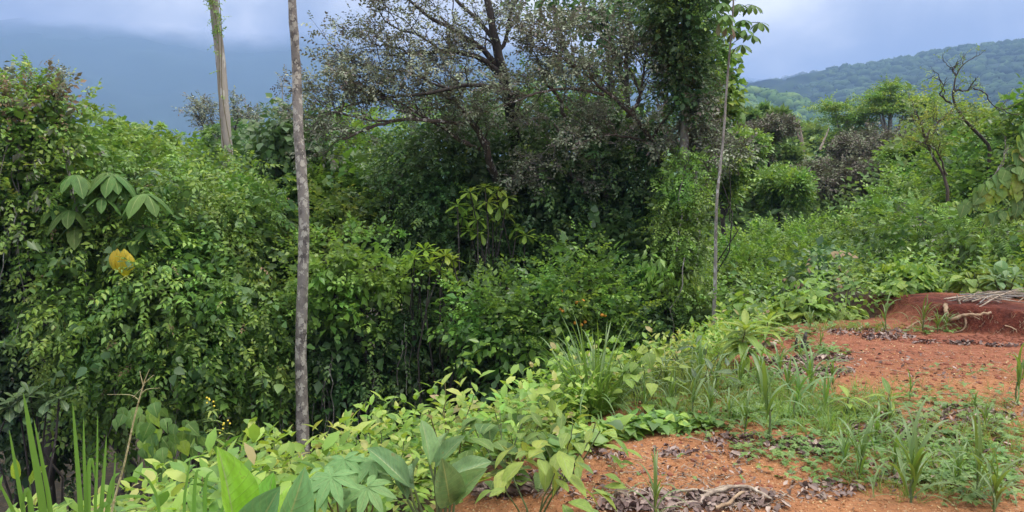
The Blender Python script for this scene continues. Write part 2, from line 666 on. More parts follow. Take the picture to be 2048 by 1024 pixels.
leafmat('leaf_vine', [(.035, .10, .022), (.07, .175, .03), (.12, .26, .04), (.19, .34, .05), (.32, .42, .08)])
leafmat('leaf_vine_blue', [(.03, .085, .032), (.055, .14, .042), (.09, .20, .05), (.15, .26, .06)])
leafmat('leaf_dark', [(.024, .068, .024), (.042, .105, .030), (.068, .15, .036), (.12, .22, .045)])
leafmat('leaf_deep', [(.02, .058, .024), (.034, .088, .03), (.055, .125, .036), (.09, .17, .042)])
leafmat('leaf_gloss', [(.05, .13, .022), (.08, .19, .03), (.14, .28, .04), (.23, .36, .06)], rough=.36)
leafmat('leaf_lime', [(.07, .18, .03), (.12, .26, .04), (.18, .34, .055), (.28, .43, .09)], trans=.38)
leafmat('leaf_grey', [(.12, .085, .075), (.15, .135, .11), (.14, .19, .10), (.23, .275, .18), (.38, .41, .31)], rough=.55, trans=.12, back=(.15, .14, .12))
leafmat('leaf_brown', [(.08, .062, .05), (.11, .095, .068), (.10, .14, .06), (.18, .185, .12)], rough=.6, trans=.12, back=(.12, .10, .08))
leafmat('leaf_shrub', [(.045, .13, .022), (.08, .20, .028), (.13, .27, .035), (.19, .34, .045), (.30, .40, .08), (.34, .25, .13)], rough=.42, trans=.35)
leafmat('leaf_citrus', [(.04, .11, .022), (.07, .18, .028), (.13, .28, .035), (.24, .38, .05)], rough=.35)
leafmat('leaf_far', [(.05, .12, .04), (.085, .18, .05), (.14, .25, .06), (.22, .33, .08)], trans=.25)
leafmat('leaf_yellow_vine', [(.055, .12, .03), (.10, .19, .035), (.17, .26, .045), (.30, .34, .07)], trans=.4)
leafmat('leaf_tan', [(.15, .11, .06), (.22, .16, .08), (.30, .23, .12)], rough=.7, trans=.15)
leafmat('leaf_near', [(.05, .14, .022), (.08, .20, .03), (.12, .27, .035), (.18, .33, .04), (.28, .38, .07), (.09, .22, .03), (.36, .28, .14)], vein=True, trans=.35)
leafmat('leaf_big_green', [(.12, .26, .03), (.17, .32, .03), (.22, .36, .035)], vein=True, trans=.35, rough=.38, back=(.24, .30, .20))
leafmat('leaf_big_grey', [(.08, .18, .065), (.10, .22, .08), (.13, .27, .09)], vein=True, trans=.25, rough=.42, spec=.35, back=(.18, .27, .14))
leafmat('leaf_big_dark', [(.035, .085, .035), (.05, .11, .04), (.07, .14, .045)], vein=True, trans=.2, rough=.38)
leafmat('leaf_teak', [(.05, .13, .03), (.07, .16, .035), (.09, .19, .04)], vein=True, trans=.25, rough=.6, spec=.2)
leafmat('leaf_golden', [(.58, .52, .03), (.66, .60, .04), (.72, .66, .08)], vein=True, trans=.35, rough=.5, back=(.62, .55, .12))
leafmat('leaf_heart', [(.08, .18, .03), (.12, .24, .035), (.17, .29, .04), (.22, .33, .05)], vein=True, trans=.35, rough=.5)
leafmat('leaf_heart_dark', [(.05, .13, .035), (.075, .165, .04), (.10, .20, .045)], vein=True, trans=.25, rough=.5, spec=.25, back=(.09, .16, .06))
leafmat('leaf_palmate', [(.10, .22, .07), (.13, .26, .09), (.17, .31, .11)], vein=True, trans=.3, rough=.55, spec=.25, back=(.17, .28, .12))
leafmat('grass_blade', [(.10, .20, .035), (.14, .25, .045), (.20, .31, .06), (.28, .37, .08)], trans=.35, rough=.38, back=(.16, .24, .13))
leafmat('grass_blade_near', [(.11, .23, .04), (.14, .27, .045), (.18, .31, .05)], trans=.4, rough=.38, back=(.16, .25, .10))
leafmat('litter', [(.065, .042, .034), (.10, .070, .055), (.16, .115, .095), (.22, .17, .145), (.36, .29, .23), (.14, .075, .04)], rough=.7, trans=.02, spec=.3, back=(.10, .075, .068))
leafmat('weed_leaf', [(.05, .13, .03), (.08, .18, .04), (.12, .23, .05), (.17, .28, .07)], trans=.3)


def barkmat(name, base, dark, pale, pscale=7., pamt=.5, rough=.85, stretch=.5):
    m, nt = newmat(name)
    tcn = N(nt, 'ShaderNodeTexCoord')
    mp = N(nt, 'ShaderNodeMapping')
    mp.inputs['Scale'].default_value = (1, 1, stretch)
    L(nt, tcn.outputs['Object'], mp.inputs[0])
    a = N(nt, 'ShaderNodeTexNoise', i_Scale=pscale, i_Detail=5.0, i_Roughness=.62)
    b = N(nt, 'ShaderNodeTexVoronoi', i_Scale=pscale * 1.25)
    c = N(nt, 'ShaderNodeTexNoise', i_Scale=pscale * 5, i_Detail=4.0)
    for n_ in (a, b, c):
        L(nt, mp.outputs[0], n_.inputs['Vector'])
    col = ramp(nt, a.outputs[0], [(.36, dark), (.5, base), (.62, base)])
    patch = ramp(nt, mth(nt, 'ADD', b.outputs['Distance'], mth(nt, 'MULTIPLY', mth(nt, 'SUBTRACT', c.outputs[0], .5), 1.3)), [(.30 * pamt * 1.6, (1, 1, 1)), (.30 * pamt * 1.6 + .06, (0, 0, 0))])
    mm = N(nt, 'ShaderNodeMix', data_type='RGBA')
    L(nt, patch, mm.inputs[0])
    L(nt, col, mm.inputs[6])
    mm.inputs[7].default_value = (*pale, 1)
    p = N(nt, 'ShaderNodeBsdfPrincipled', i_Roughness=rough)
    bn = N(nt, 'ShaderNodeBump', i_Strength=.6, i_Distance=.02)
    L(nt, c.outputs[0], bn.inputs['Height'])
    L(nt, bn.outputs[0], p.inputs['Normal'])
    L(nt, mm.outputs[2], p.inputs['Base Color'])
    out(nt, p.outputs[0])
    MATS[name] = m
    return m


barkmat('bark_lichen', (.21, .185, .165), (.085, .072, .066), (.40, .37, .32), pscale=7.5, pamt=.80, stretch=.8)
barkmat('bark_pale', (.30, .265, .23), (.19, .16, .14), (.43, .40, .36), pscale=5, pamt=.4, stretch=.25)
barkmat('bark_dark', (.045, .036, .032), (.022, .018, .017), (.14, .13, .12), pscale=9, pamt=.25)
barkmat('bark_spotted', (.10, .075, .062), (.05, .036, .030), (.46, .44, .42), pscale=6, pamt=.38)
barkmat('bark_grey', (.24, .22, .20), (.14, .12, .11), (.42, .41, .39), pscale=7, pamt=.4)
barkmat('stem_green', (.10, .14, .05), (.07, .09, .04), (.16, .18, .08), pscale=12, pamt=.3)
barkmat('stem_red', (.14, .12, .05), (.09, .06, .03), (.2, .18, .08), pscale=12, pamt=.3)
barkmat('wood_pale', (.36, .29, .22), (.19, .14, .11), (.50, .43, .35), pscale=9, pamt=.35, stretch=1)
barkmat('wood_root', (.34, .24, .15), (.18, .11, .07), (.44, .34, .24), pscale=7, pamt=.3, stretch=1)
barkmat('straw', (.42, .38, .20), (.28, .26, .12), (.5, .46, .28), pscale=20, pamt=.3)


def soilmat():
    m, nt = newmat('red_soil')
    geo = N(nt, 'ShaderNodeNewGeometry')
    soil = N(nt, 'ShaderNodeAttribute', attribute_name='soil')
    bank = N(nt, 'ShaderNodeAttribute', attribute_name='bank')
    n1 = N(nt, 'ShaderNodeTexNoise', i_Scale=1.3, i_Detail=6.0, i_Roughness=.6)
    n2 = N(nt, 'ShaderNodeTexNoise', i_Scale=38., i_Detail=5.0, i_Roughness=.7)
    v = N(nt, 'ShaderNodeTexVoronoi', i_Scale=75.)
    n3 = N(nt, 'ShaderNodeTexNoise', i_Scale=9., i_Detail=5.0, i_Roughness=.65)
    for n_ in (n1, n2, v, n3):
        L(nt, geo.outputs['Position'], n_.inputs['Vector'])
    redn = ramp(nt, n1.outputs[0], [(.35, (.15, .058, .034)), (.5, (.23, .098, .052)), (.62, (.33, .16, .08))])
    fine = ramp(nt, n2.outputs[0], [(.32, (.10, .038, .02)), (.45, (.29, .115, .048)), (.58, (.40, .18, .07)), (.70, (.58, .38, .18))])
    mx1 = N(nt, 'ShaderNodeMix', data_type='RGBA')
    mx1.inputs[0].default_value = .5
    L(nt, redn, mx1.inputs[6]); L(nt, fine, mx1.inputs[7])
    # crumbs: pale and dark specks
    sp = ramp(nt, v.outputs['Color'], [(.0, (.10, .045, .03)), (.14, (.10, .045, .03)), (.16, (.40, .19, .085)), (.84, (.38, .17, .075)), (.86, (.58, .42, .26)), (1, (.62, .46, .3))])
    mx2 = N(nt, 'ShaderNodeMix', data_type='RGBA')
    mx2.inputs[0].default_value = .35
    L(nt, mx1.outputs[2], mx2.inputs[6]); L(nt, sp, mx2.inputs[7])
    # packed redder clay further up the plateau
    red = N(nt, 'ShaderNodeAttribute', attribute_name='red')
    clay = ramp(nt, n3.outputs[0], [(.3, (.17, .058, .034)), (.5, (.25, .090, .050)), (.7, (.33, .145, .085))])
    mx3 = N(nt, 'ShaderNodeMix', data_type='RGBA')
    L(nt, mth(nt, 'ADD', red.outputs['Fac'], mth(nt, 'MULTIPLY', mth(nt, 'SUBTRACT', n3.outputs[0], .5), .8), clamp=True), mx3.inputs[0])
    L(nt, mx2.outputs[2], mx3.inputs[6]); L(nt, clay, mx3.inputs[7])
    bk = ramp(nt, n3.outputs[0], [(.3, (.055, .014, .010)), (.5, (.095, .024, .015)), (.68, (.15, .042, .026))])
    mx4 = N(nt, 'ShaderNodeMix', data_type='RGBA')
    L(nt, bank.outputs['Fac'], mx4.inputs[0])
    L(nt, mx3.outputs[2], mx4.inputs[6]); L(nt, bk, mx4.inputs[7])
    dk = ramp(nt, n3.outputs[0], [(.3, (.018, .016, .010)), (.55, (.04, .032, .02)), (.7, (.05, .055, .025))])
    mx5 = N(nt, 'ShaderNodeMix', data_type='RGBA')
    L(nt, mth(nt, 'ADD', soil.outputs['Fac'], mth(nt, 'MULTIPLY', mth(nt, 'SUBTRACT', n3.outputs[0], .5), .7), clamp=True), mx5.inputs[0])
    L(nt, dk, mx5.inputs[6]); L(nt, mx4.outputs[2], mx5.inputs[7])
    p = N(nt, 'ShaderNodeBsdfPrincipled', i_Roughness=.92)
    p.inputs['Specular IOR Level'].default_value = .2
    b1 = N(nt, 'ShaderNodeBump', i_Strength=.7, i_Distance=.012)
    L(nt, n2.outputs[0], b1.inputs['Height'])
    b2 = N(nt, 'ShaderNodeBump', i_Strength=1.0, i_Distance=.07)
    L(nt, n3.outputs[0], b2.inputs['Height'])
    L(nt, b1.outputs[0], b2.inputs['Normal'])
    L(nt, b2.outputs[0], p.inputs['Normal'])
    L(nt, mx5.outputs[2], p.inputs['Base Color'])
    out(nt, p.outputs[0])
    MATS['red_soil'] = m


soilmat()


def forestmat(name, cols, scale, fade=None):
    m, nt = newmat(name)
    geo = N(nt, 'ShaderNodeNewGeometry')
    a = N(nt, 'ShaderNodeTexNoise', i_Scale=scale, i_Detail=6.0, i_Roughness=.65)
    at_ = N(nt, 'ShaderNodeAttribute', attribute_name='rnd')
    L(nt, geo.outputs['Position'], a.inputs['Vector'])
    f = mth(nt, 'ADD', mth(nt, 'MULTIPLY', a.outputs[0], .55), mth(nt, 'MULTIPLY', at_.outputs['Fac'], .45))
    col = ramp(nt, f, [(.2 + .6 * i / (len(cols) - 1), c) for i, c in enumerate(cols)])
    p = N(nt, 'ShaderNodeBsdfPrincipled', i_Roughness=.9)
    p.inputs['Specular IOR Level'].default_value = .1
    L(nt, col, p.inputs['Base Color'])
    b1 = N(nt, 'ShaderNodeBump', i_Strength=.6, i_Distance=2.5 if scale < .2 else 1.0)
    L(nt, a.outputs[0], b1.inputs['Height'])
    L(nt, b1.outputs[0], p.inputs['Normal'])
    sh = p.outputs[0]
    if fade:
        # the cloud that sits on the summit takes the slope in, raggedly, between two heights
        z0, z1, ns = fade[:3]
        sx = N(nt, 'ShaderNodeSeparateXYZ')
        L(nt, geo.outputs['Position'], sx.inputs[0])
        c = N(nt, 'ShaderNodeTexNoise', i_Scale=ns, i_Detail=5.0, i_Roughness=.5)
        L(nt, geo.outputs['Position'], c.inputs['Vector'])
        if fade[3] == 'west':
            zx = mth(nt, 'MULTIPLY_ADD', mth(nt, 'MAXIMUM', mth(nt, 'SUBTRACT', 760.0, sx.outputs[0]), 0.0), .55, sx.outputs[2])
        else:
            zx = mth(nt, 'MULTIPLY_ADD', mth(nt, 'MAXIMUM', sx.outputs[0], 0.0), .16, sx.outputs[2])      # the cloud hangs lower on its eastern side
        zz = mth(nt, 'ADD', zx, mth(nt, 'MULTIPLY', mth(nt, 'SUBTRACT', c.outputs[0], .5), (z1 - z0) * 1.5))
        mr = N(nt, 'ShaderNodeMapRange', interpolation_type='SMOOTHSTEP')
        L(nt, zz, mr.inputs[0])
        mr.inputs[1].default_value = z0
        mr.inputs[2].default_value = z1
        tb = N(nt, 'ShaderNodeBsdfTransparent')
        ms = N(nt, 'ShaderNodeMixShader')
        L(nt, mr.outputs[0], ms.inputs[0])
        L(nt, sh, ms.inputs[1])
        L(nt, tb.outputs[0], ms.inputs[2])
        sh = ms.outputs[0]
    out(nt, sh)
    MATS[name] = m


forestmat('forest_far', [(.015, .035, .02), (.03, .06, .025), (.045, .085, .03), (.08, .13, .045)], .03, fade=(300, 385, .006, 'west'))
forestmat('forest_near', [(.03, .07, .025), (.06, .12, .035), (.10, .17, .045), (.14, .2, .06)], .12)
forestmat('mountain_cover', [(.02, .045, .03), (.03, .065, .035), (.045, .085, .04)], .006, fade=(455, 600, .0030, 'east'))


def plain(name, col, rough=.6, metal=0.0):
    m, nt = newmat(name)
    p = N(nt, 'ShaderNodeBsdfPrincipled', i_Roughness=rough, i_Metallic=metal)
    nz = N(nt, 'ShaderNodeTexNoise', i_Scale=6., i_Detail=4.)
    tcn = N(nt, 'ShaderNodeTexCoord')
    L(nt, tcn.outputs['Object'], nz.inputs['Vector'])
    c = ramp(nt, nz.outputs[0], [(.3, tuple(x * .75 for x in col)), (.7, tuple(min(1, x * 1.1) for x in col))])
    L(nt, c, p.inputs['Base Color'])
    out(nt, p.outputs[0])
    MATS[name] = m


plain('fruit_orange', (.75, .30, .04), .45)
plain('roof_white', (.72, .74, .74), .4)
plain('roof_turquoise', (.25, .48, .46), .4)
plain('wall_cream', (.5, .48, .4), .8)
plain('flower_yellow', (.70, .55, .05), .6)
plain('crumb', (.36, .155, .060), .9)
plain('clod', (.20, .065, .036), .95)
plain('crumb_pale', (.60, .42, .22), .9)

# ------------------------------------------------------------------ setting: ground, hills, mountain, haze
def axis(lo, hi, a, b, step, grow=1.16):
    """fine between a and b, growing steps outside"""
    v = list(np.arange(a, b + 1e-6, step))
    s = step; x = v[-1]
    while x < hi:
        s *= grow; x += s; v.append(min(x, hi))
    s = step; x = v[0]
    pre = []
    while x > lo:
        s *= grow; x -= s; pre.append(max(x, lo))
    return np.array(pre[::-1] + v)


def build_ground():
    xs = axis(-5500, 5500, -1.2, 8.0, .05)
    ys = axis(-1500, 6000, 2.6, 10.6, .05)
    X, Y = np.meshgrid(xs, ys)
    Z = height(X, Y)
    V = np.stack([X, Y, Z], -1).reshape(-1, 3)
    nx, ny = len(xs), len(ys)
    i = np.arange(ny - 1)[:, None] * nx; j = np.arange(nx - 1)[None]
    Q = np.stack([i + j, i + j + 1, i + nx + j + 1, i + nx + j], -1).reshape(-1, 4)
    d = sdist(EDGE, X, Y).ravel()
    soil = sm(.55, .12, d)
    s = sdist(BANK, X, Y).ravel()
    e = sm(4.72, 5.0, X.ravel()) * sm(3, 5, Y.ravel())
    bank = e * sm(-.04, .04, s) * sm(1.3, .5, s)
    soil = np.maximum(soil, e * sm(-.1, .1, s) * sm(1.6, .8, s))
    red = sm(5.6, 7.2, Y.ravel())
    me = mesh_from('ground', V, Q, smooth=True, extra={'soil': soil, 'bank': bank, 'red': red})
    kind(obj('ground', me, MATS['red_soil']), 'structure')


build_ground()


def ridge_sheet(name, prof, r0, r1, zbase, mat, npx=220, nr=26, lump=0.0, px0=-2500, px1=4200, back=1.15, seed=0.):
    """a hill whose skyline follows prof [(px, py)] as seen from the plateau; rises from r0 to the crest at r1 and falls behind"""
    pxs = np.linspace(px0, px1, npx)
    py = np.interp(pxs, [p[0] for p in prof], [p[1] for p in prof])
    ts = np.concatenate([np.linspace(0, 1, nr), np.linspace(1, back, 5)[1:]])
    V = []
    for px, p in zip(pxs, py):
        d = ray(px, 380); d = d / math.hypot(d[0], d[1])
        slope = (380 - p) / F * math.hypot((px - 1024) / F, 1) ** -1
        for t in ts:
            r = r0 + (r1 - r0) * t
            zc = 1.6 + slope * r1
            tt = min(t, 1)
            k = tt ** 1.25
            z = zbase + (zc - zbase) * (k if t <= 1 else 1 - (t - 1) * 2.2)
            x, y = d[0] * r, d[1] * r
            z += lump * float(vnoise(x, y, r1 * .035, seed) + .5 * vnoise(x, y, r1 * .014, seed + 3)) * math.sin(min(t, 1) * math.pi) ** .6
            V.append((x, y, z))
    n = len(ts)
    i = np.arange(npx - 1)[:, None] * n; j = np.arange(n - 1)[None]
    Q = np.stack([i + j, i + n + j, i + n + j + 1, i + j + 1], -1).reshape(-1, 4)
    me = mesh_from(name, V, Q, smooth=True)
    o = kind(obj(name, me, mat), 'structure')
    return np.array(V).reshape(npx, n, 3), pxs, ts


MT = ridge_sheet('mountain', [(-2500, 180), (-700, 90), (-100, 66), (60, 44), (160, 40), (260, 50), (400, 60), (520, 70), (700, 74), (900, 70), (1150, 100), (1400, 150),
                              (1550, 165), (1700, 160), (2100, 150), (2800, 150), (4200, 200)], 1500, 3000, -25, MATS['mountain_cover'], npx=260, lump=28)
HB = ridge_sheet('hill', [(-2500, 372), (900, 372), (1150, 300), (1330, 205), (1450, 178), (1560, 165), (1620, 154), (1700, 140), (1760, 132), (1830, 118),
                                   (1900, 104), (1960, 98), (2048, 92), (2300, 85), (3000, 120), (4200, 250)], 420, 1500, -22, MATS['forest_far'], lump=12, seed=2.)
HC = ridge_sheet('hill', [(-2500, 386), (200, 380), (420, 330), (500, 290), (560, 275), (640, 285), (760, 330), (1100, 330), (1250, 280), (1400, 200), (1480, 182), (1560, 196), (1640, 228), (1720, 268), (1800, 310), (1900, 352), (2200, 375), (4200, 386)],
                 260, 800, -22, MATS['forest_near'], lump=5, seed=5.)


def ico():
    t = (1 + 5 ** .5) / 2
    v = [(-1, t, 0), (1, t, 0), (-1, -t, 0), (1, -t, 0), (0, -1, t), (0, 1, t), (0, -1, -t), (0, 1, -t), (t, 0, -1), (t, 0, 1), (-t, 0, -1), (-t, 0, 1)]
    f = [(0, 11, 5), (0, 5, 1), (0, 1, 7), (0, 7, 10), (0, 10, 11), (1, 5, 9), (5, 11, 4), (11, 10, 2), (10, 7, 6), (7, 1, 8), (3, 9, 4), (3, 4, 2), (3, 2, 6), (3, 6, 8), (3, 8, 9), (4, 9, 5), (2, 4, 11), (6, 2, 10), (8, 6, 7), (9, 8, 1)]
    return norm(np.array(v, float)), np.array(f)


def subdiv(V, Fc):
    V = list(map(tuple, V)); cache = {}; nf = []

    def mid(a, b):
        k = (min(a, b), max(a, b))
        if k not in cache:
            p = norm(np.array(V[a]) + np.array(V[b])); V.append(tuple(p)); cache[k] = len(V) - 1
        return cache[k]
    for a, b, c in Fc:
        ab, bc, ca = mid(a, b), mid(b, c), mid(c, a)
        nf += [(a, ab, ca), (b, bc, ab), (c, ca, bc), (ab, bc, ca)]
    return np.array(V), np.array(nf)


ICO0 = ico()
ICO1 = subdiv(*ICO0)
ICO2 = subdiv(*ICO1)


def crown_lumps(name, P, S, mat, seed=0, leafy=0):
    """far crowns: a lumpy body with loose leaf tufts breaking its outline; all joined, nobody could count them"""
    r = np.random.default_rng(seed)
    V0, T0 = ICO1
    k = len(P)
    kk = 8
    amp = 1 + .22 * np.sin(V0[None, :, 0] * r.uniform(2, 5, (k, 1)) + r.uniform(0, 6, (k, 1))) * np.cos(V0[None, :, 1] * r.uniform(2, 5, (k, 1)) + r.uniform(0, 6, (k, 1))) + r.normal(0, .10, (k, len(V0)))
    sc = np.stack([S * r.uniform(.85, 1.3, k), S * r.uniform(.85, 1.3, k), S * r.uniform(.6, 1.0, k)], -1)
    W = P[:, None] + V0[None] * amp[..., None] * sc[:, None]
    b = Bag()
    T = T0[None] + (np.arange(k) * len(V0))[:, None, None]
    rn = np.repeat(r.random(k), len(T0)) * .8 + r.random(k * len(T0)) * .2
    b.add(W.reshape(-1, 3), T.reshape(-1, 3), rn)
    if leafy:
        m = leafy
        dirs = norm(r.normal(0, 1, (k, m, 3)) + np.array([0, -.3, .5]))
        Pt = (P[:, None] + dirs * sc[:, None] * r.uniform(.85, 1.12, (k, m, 1))).reshape(-1, 3)
        sz = np.repeat(S, m) * r.uniform(.10, .22, k * m)
        a = norm(r.normal(0, 1, (k * m, 3))); c = norm(np.cross(a, r.normal(0, 1, (k * m, 3))))
        W2 = np.stack([Pt + a * sz[:, None], Pt - a * sz[:, None] * .6 + c * sz[:, None], Pt - a * sz[:, None] * .6 - c * sz[:, None]], 1)
        b.add(W2.reshape(-1, 3), np.arange(k * m * 3).reshape(-1, 3), np.clip(np.repeat(r.random(k), m) * .6 + r.random(k * m) * .4, 0, 1))
    return kind(b.build(name, mat), 'stuff')


def scatter_on(sheet, n, pxlo, pxhi, tlo, thi, seed, crest=0):
    V, pxs, ts = sheet
    r = np.random.default_rng(seed)
    px = r.uniform(pxlo, pxhi, n)
    t = tlo + (thi - tlo) * r.random(n) ** .8
    if crest:
        px = np.concatenate([px, r.uniform(pxlo, pxhi, crest)]); t = np.concatenate([t, r.uniform(.96, 1.0, crest)])
    fi = np.interp(px, pxs, np.arange(len(pxs))); fj = np.interp(t, ts[:26], np.arange(26))
    i = np.clip(fi.astype(int), 0, len(pxs) - 2); j = np.clip(fj.astype(int), 0, len(ts) - 2)
    a = (fi - i)[:, None]; b = (fj - j)[:, None]
    return (V[i, j] * (1 - a) + V[i + 1, j] * a) * (1 - b) + (V[i, j + 1] * (1 - a) + V[i + 1, j + 1] * a) * b


Pb = scatter_on(HB, 1600, 1350, 2250, .25, 1, 1, crest=230)
crown_lumps('hillside_forest', Pb, rng.uniform(5, 11, len(Pb)), MATS['forest_far'], 1, leafy=12)
Pc = scatter_on(HC, 1200, 1200, 2150, .05, 1, 2, crest=90)
Pc2 = scatter_on(HC, 260, 380, 800, .3, 1, 12, crest=50)
Pc = np.concatenate([Pc, Pc2])
crown_lumps('hillside_forest', Pc, rng.uniform(4, 9, len(Pc)), MATS['forest_near'], 2, leafy=16)

# valley floor canopy between 60 and 300 m
r = np.random.default_rng(5)
n = 560
ang = np.radians(r.uniform(-38, 38, n)); rad = 70 + 330 * r.random(n) ** 1.1
Pv = np.stack([np.sin(ang) * rad, np.cos(ang) * rad, -12 - 7 * sm(60, 400, rad) + r.uniform(-1, 2.5, n)], -1)
crown_lumps('valley_forest', Pv, r.uniform(3, 6, n), MATS['forest_near'], 3, leafy=34)

# air
def build_haze():
    x0, x1, y0, y1, z0, z1 = -5600, 5600, -1600, 6100, -30, 760
    V = [(x, y, z) for x in (x0, x1) for y in (y0, y1) for z in (z0, z1)]
    Q = [(0, 1, 3, 2), (4, 6, 7, 5), (0, 4, 5, 1), (2, 3, 7, 6), (0, 2, 6, 4), (1, 5, 7, 3)]
    me = mesh_from('haze', V, Q)
    m, nt = newmat('air')
    pv = N(nt, 'ShaderNodeVolumePrincipled')
    pv.inputs['Color'].default_value = (.29, .44, .78, 1)
    pv.inputs['Density'].default_value = HAZE
    pv.inputs['Anisotropy'].default_value = 0.2
    o = N(nt, 'ShaderNodeOutputMaterial')
    L(nt, pv.outputs[0], o.inputs['Volume'])
    kind(obj('haze', me, m), 'stuff')


HAZE = 4.1e-4
build_haze()

# ------------------------------------------------------------------ foliage builders
DENS = 1.2
def blob_sprigs(blobs, dens, size, hang=0.0, up=.35, sub=(.28, .55), back=.3, r=rng, fill=.35, solid=1.0):
    """blobs: (px, py, Y, rx px, rz px[, ry m]) -> sprig points, directions, sizes"""
    Ps, Ds, Ss, Rs = [], [], [], []
    for bdef in blobs:
        px, py, Y, rx, rz = bdef[:5]
        c = at(px, py, Y)
        k = Y / F
        R3 = np.array([rx * k, bdef[5] if len(bdef) > 5 else .6 * (rx * k + rz * k) * .7 + .3, rz * k])
        area = 4 * math.pi * (R3[0] * R3[2])
        sc = max(.7, min(1.6, (R3.min()) / .8))
        # lumps over the surface of the body
        nl = int(area / (math.pi * (sub[0] + sub[1]) ** 2 / 4 * sc * sc) * 1.7) + 5
        dn = norm(r.normal(0, 1, (nl, 3)))
        keep = (dn[:, 1] < .25) | (r.random(nl) < back)
        dn = dn[keep]
        lc = c + dn * R3 * r.uniform(.74, 1.02, (len(dn), 1))
        lr = r.uniform(sub[0], sub[1], len(dn)) * sc
        lrn = r.random(len(dn))
        ns = np.maximum((DENS * dens * lr * lr * solid).astype(int), 3)
        idx = np.repeat(np.arange(len(dn)), ns)
        dd = norm(r.normal(0, 1, (len(idx), 3)) * .8 + dn[idx] * .55 + np.array([0, -.12, up]))
        stretch = np.array([1, 1, 1 + hang * 1.6])
        p = lc[idx] + dd * lr[idx][:, None] * r.uniform(.45, 1.0, (len(idx), 1)) * stretch
        if hang:
            dirs = norm(dd * .5 + np.array([0, -.15, -hang]) + r.normal(0, .22, dd.shape))
        else:
            dirs = norm(dd + np.array([0, -.05, .15]) + r.normal(0, .3, dd.shape))
        Ps.append(p); Ds.append(dirs)
        Ss.append(size * r.uniform(.75, 1.35, len(p)))
        Rs.append(np.clip(lrn[idx] * .45 + r.random(len(idx)) * .55, 0, 1))
        if fill:       # larger leaves deeper inside, toned darker to paint in the interior shade
            nf = int(area * dens * .5 * fill) + 6
            dn2 = norm(r.normal(0, 1, (nf, 3)))
            p2 = c + dn2 * R3 * r.uniform(.45, .8, (nf, 1))
            Ps.append(p2); Ds.append(norm(dn2 * .4 + r.normal(0, .6, dn2.shape)))
            Ss.append(size * r.uniform(1.5, 2.3, nf)); Rs.append(r.random(nf) * .25)
    return np.concatenate(Ps), np.concatenate(Ds), np.concatenate(Ss), np.concatenate(Rs)


def foot(px, Y):
    """point on the ground under a picture column"""
    x = (px - 1024) / F * Y * 1.0
    return np.array([x, Y, gh(x, Y)])


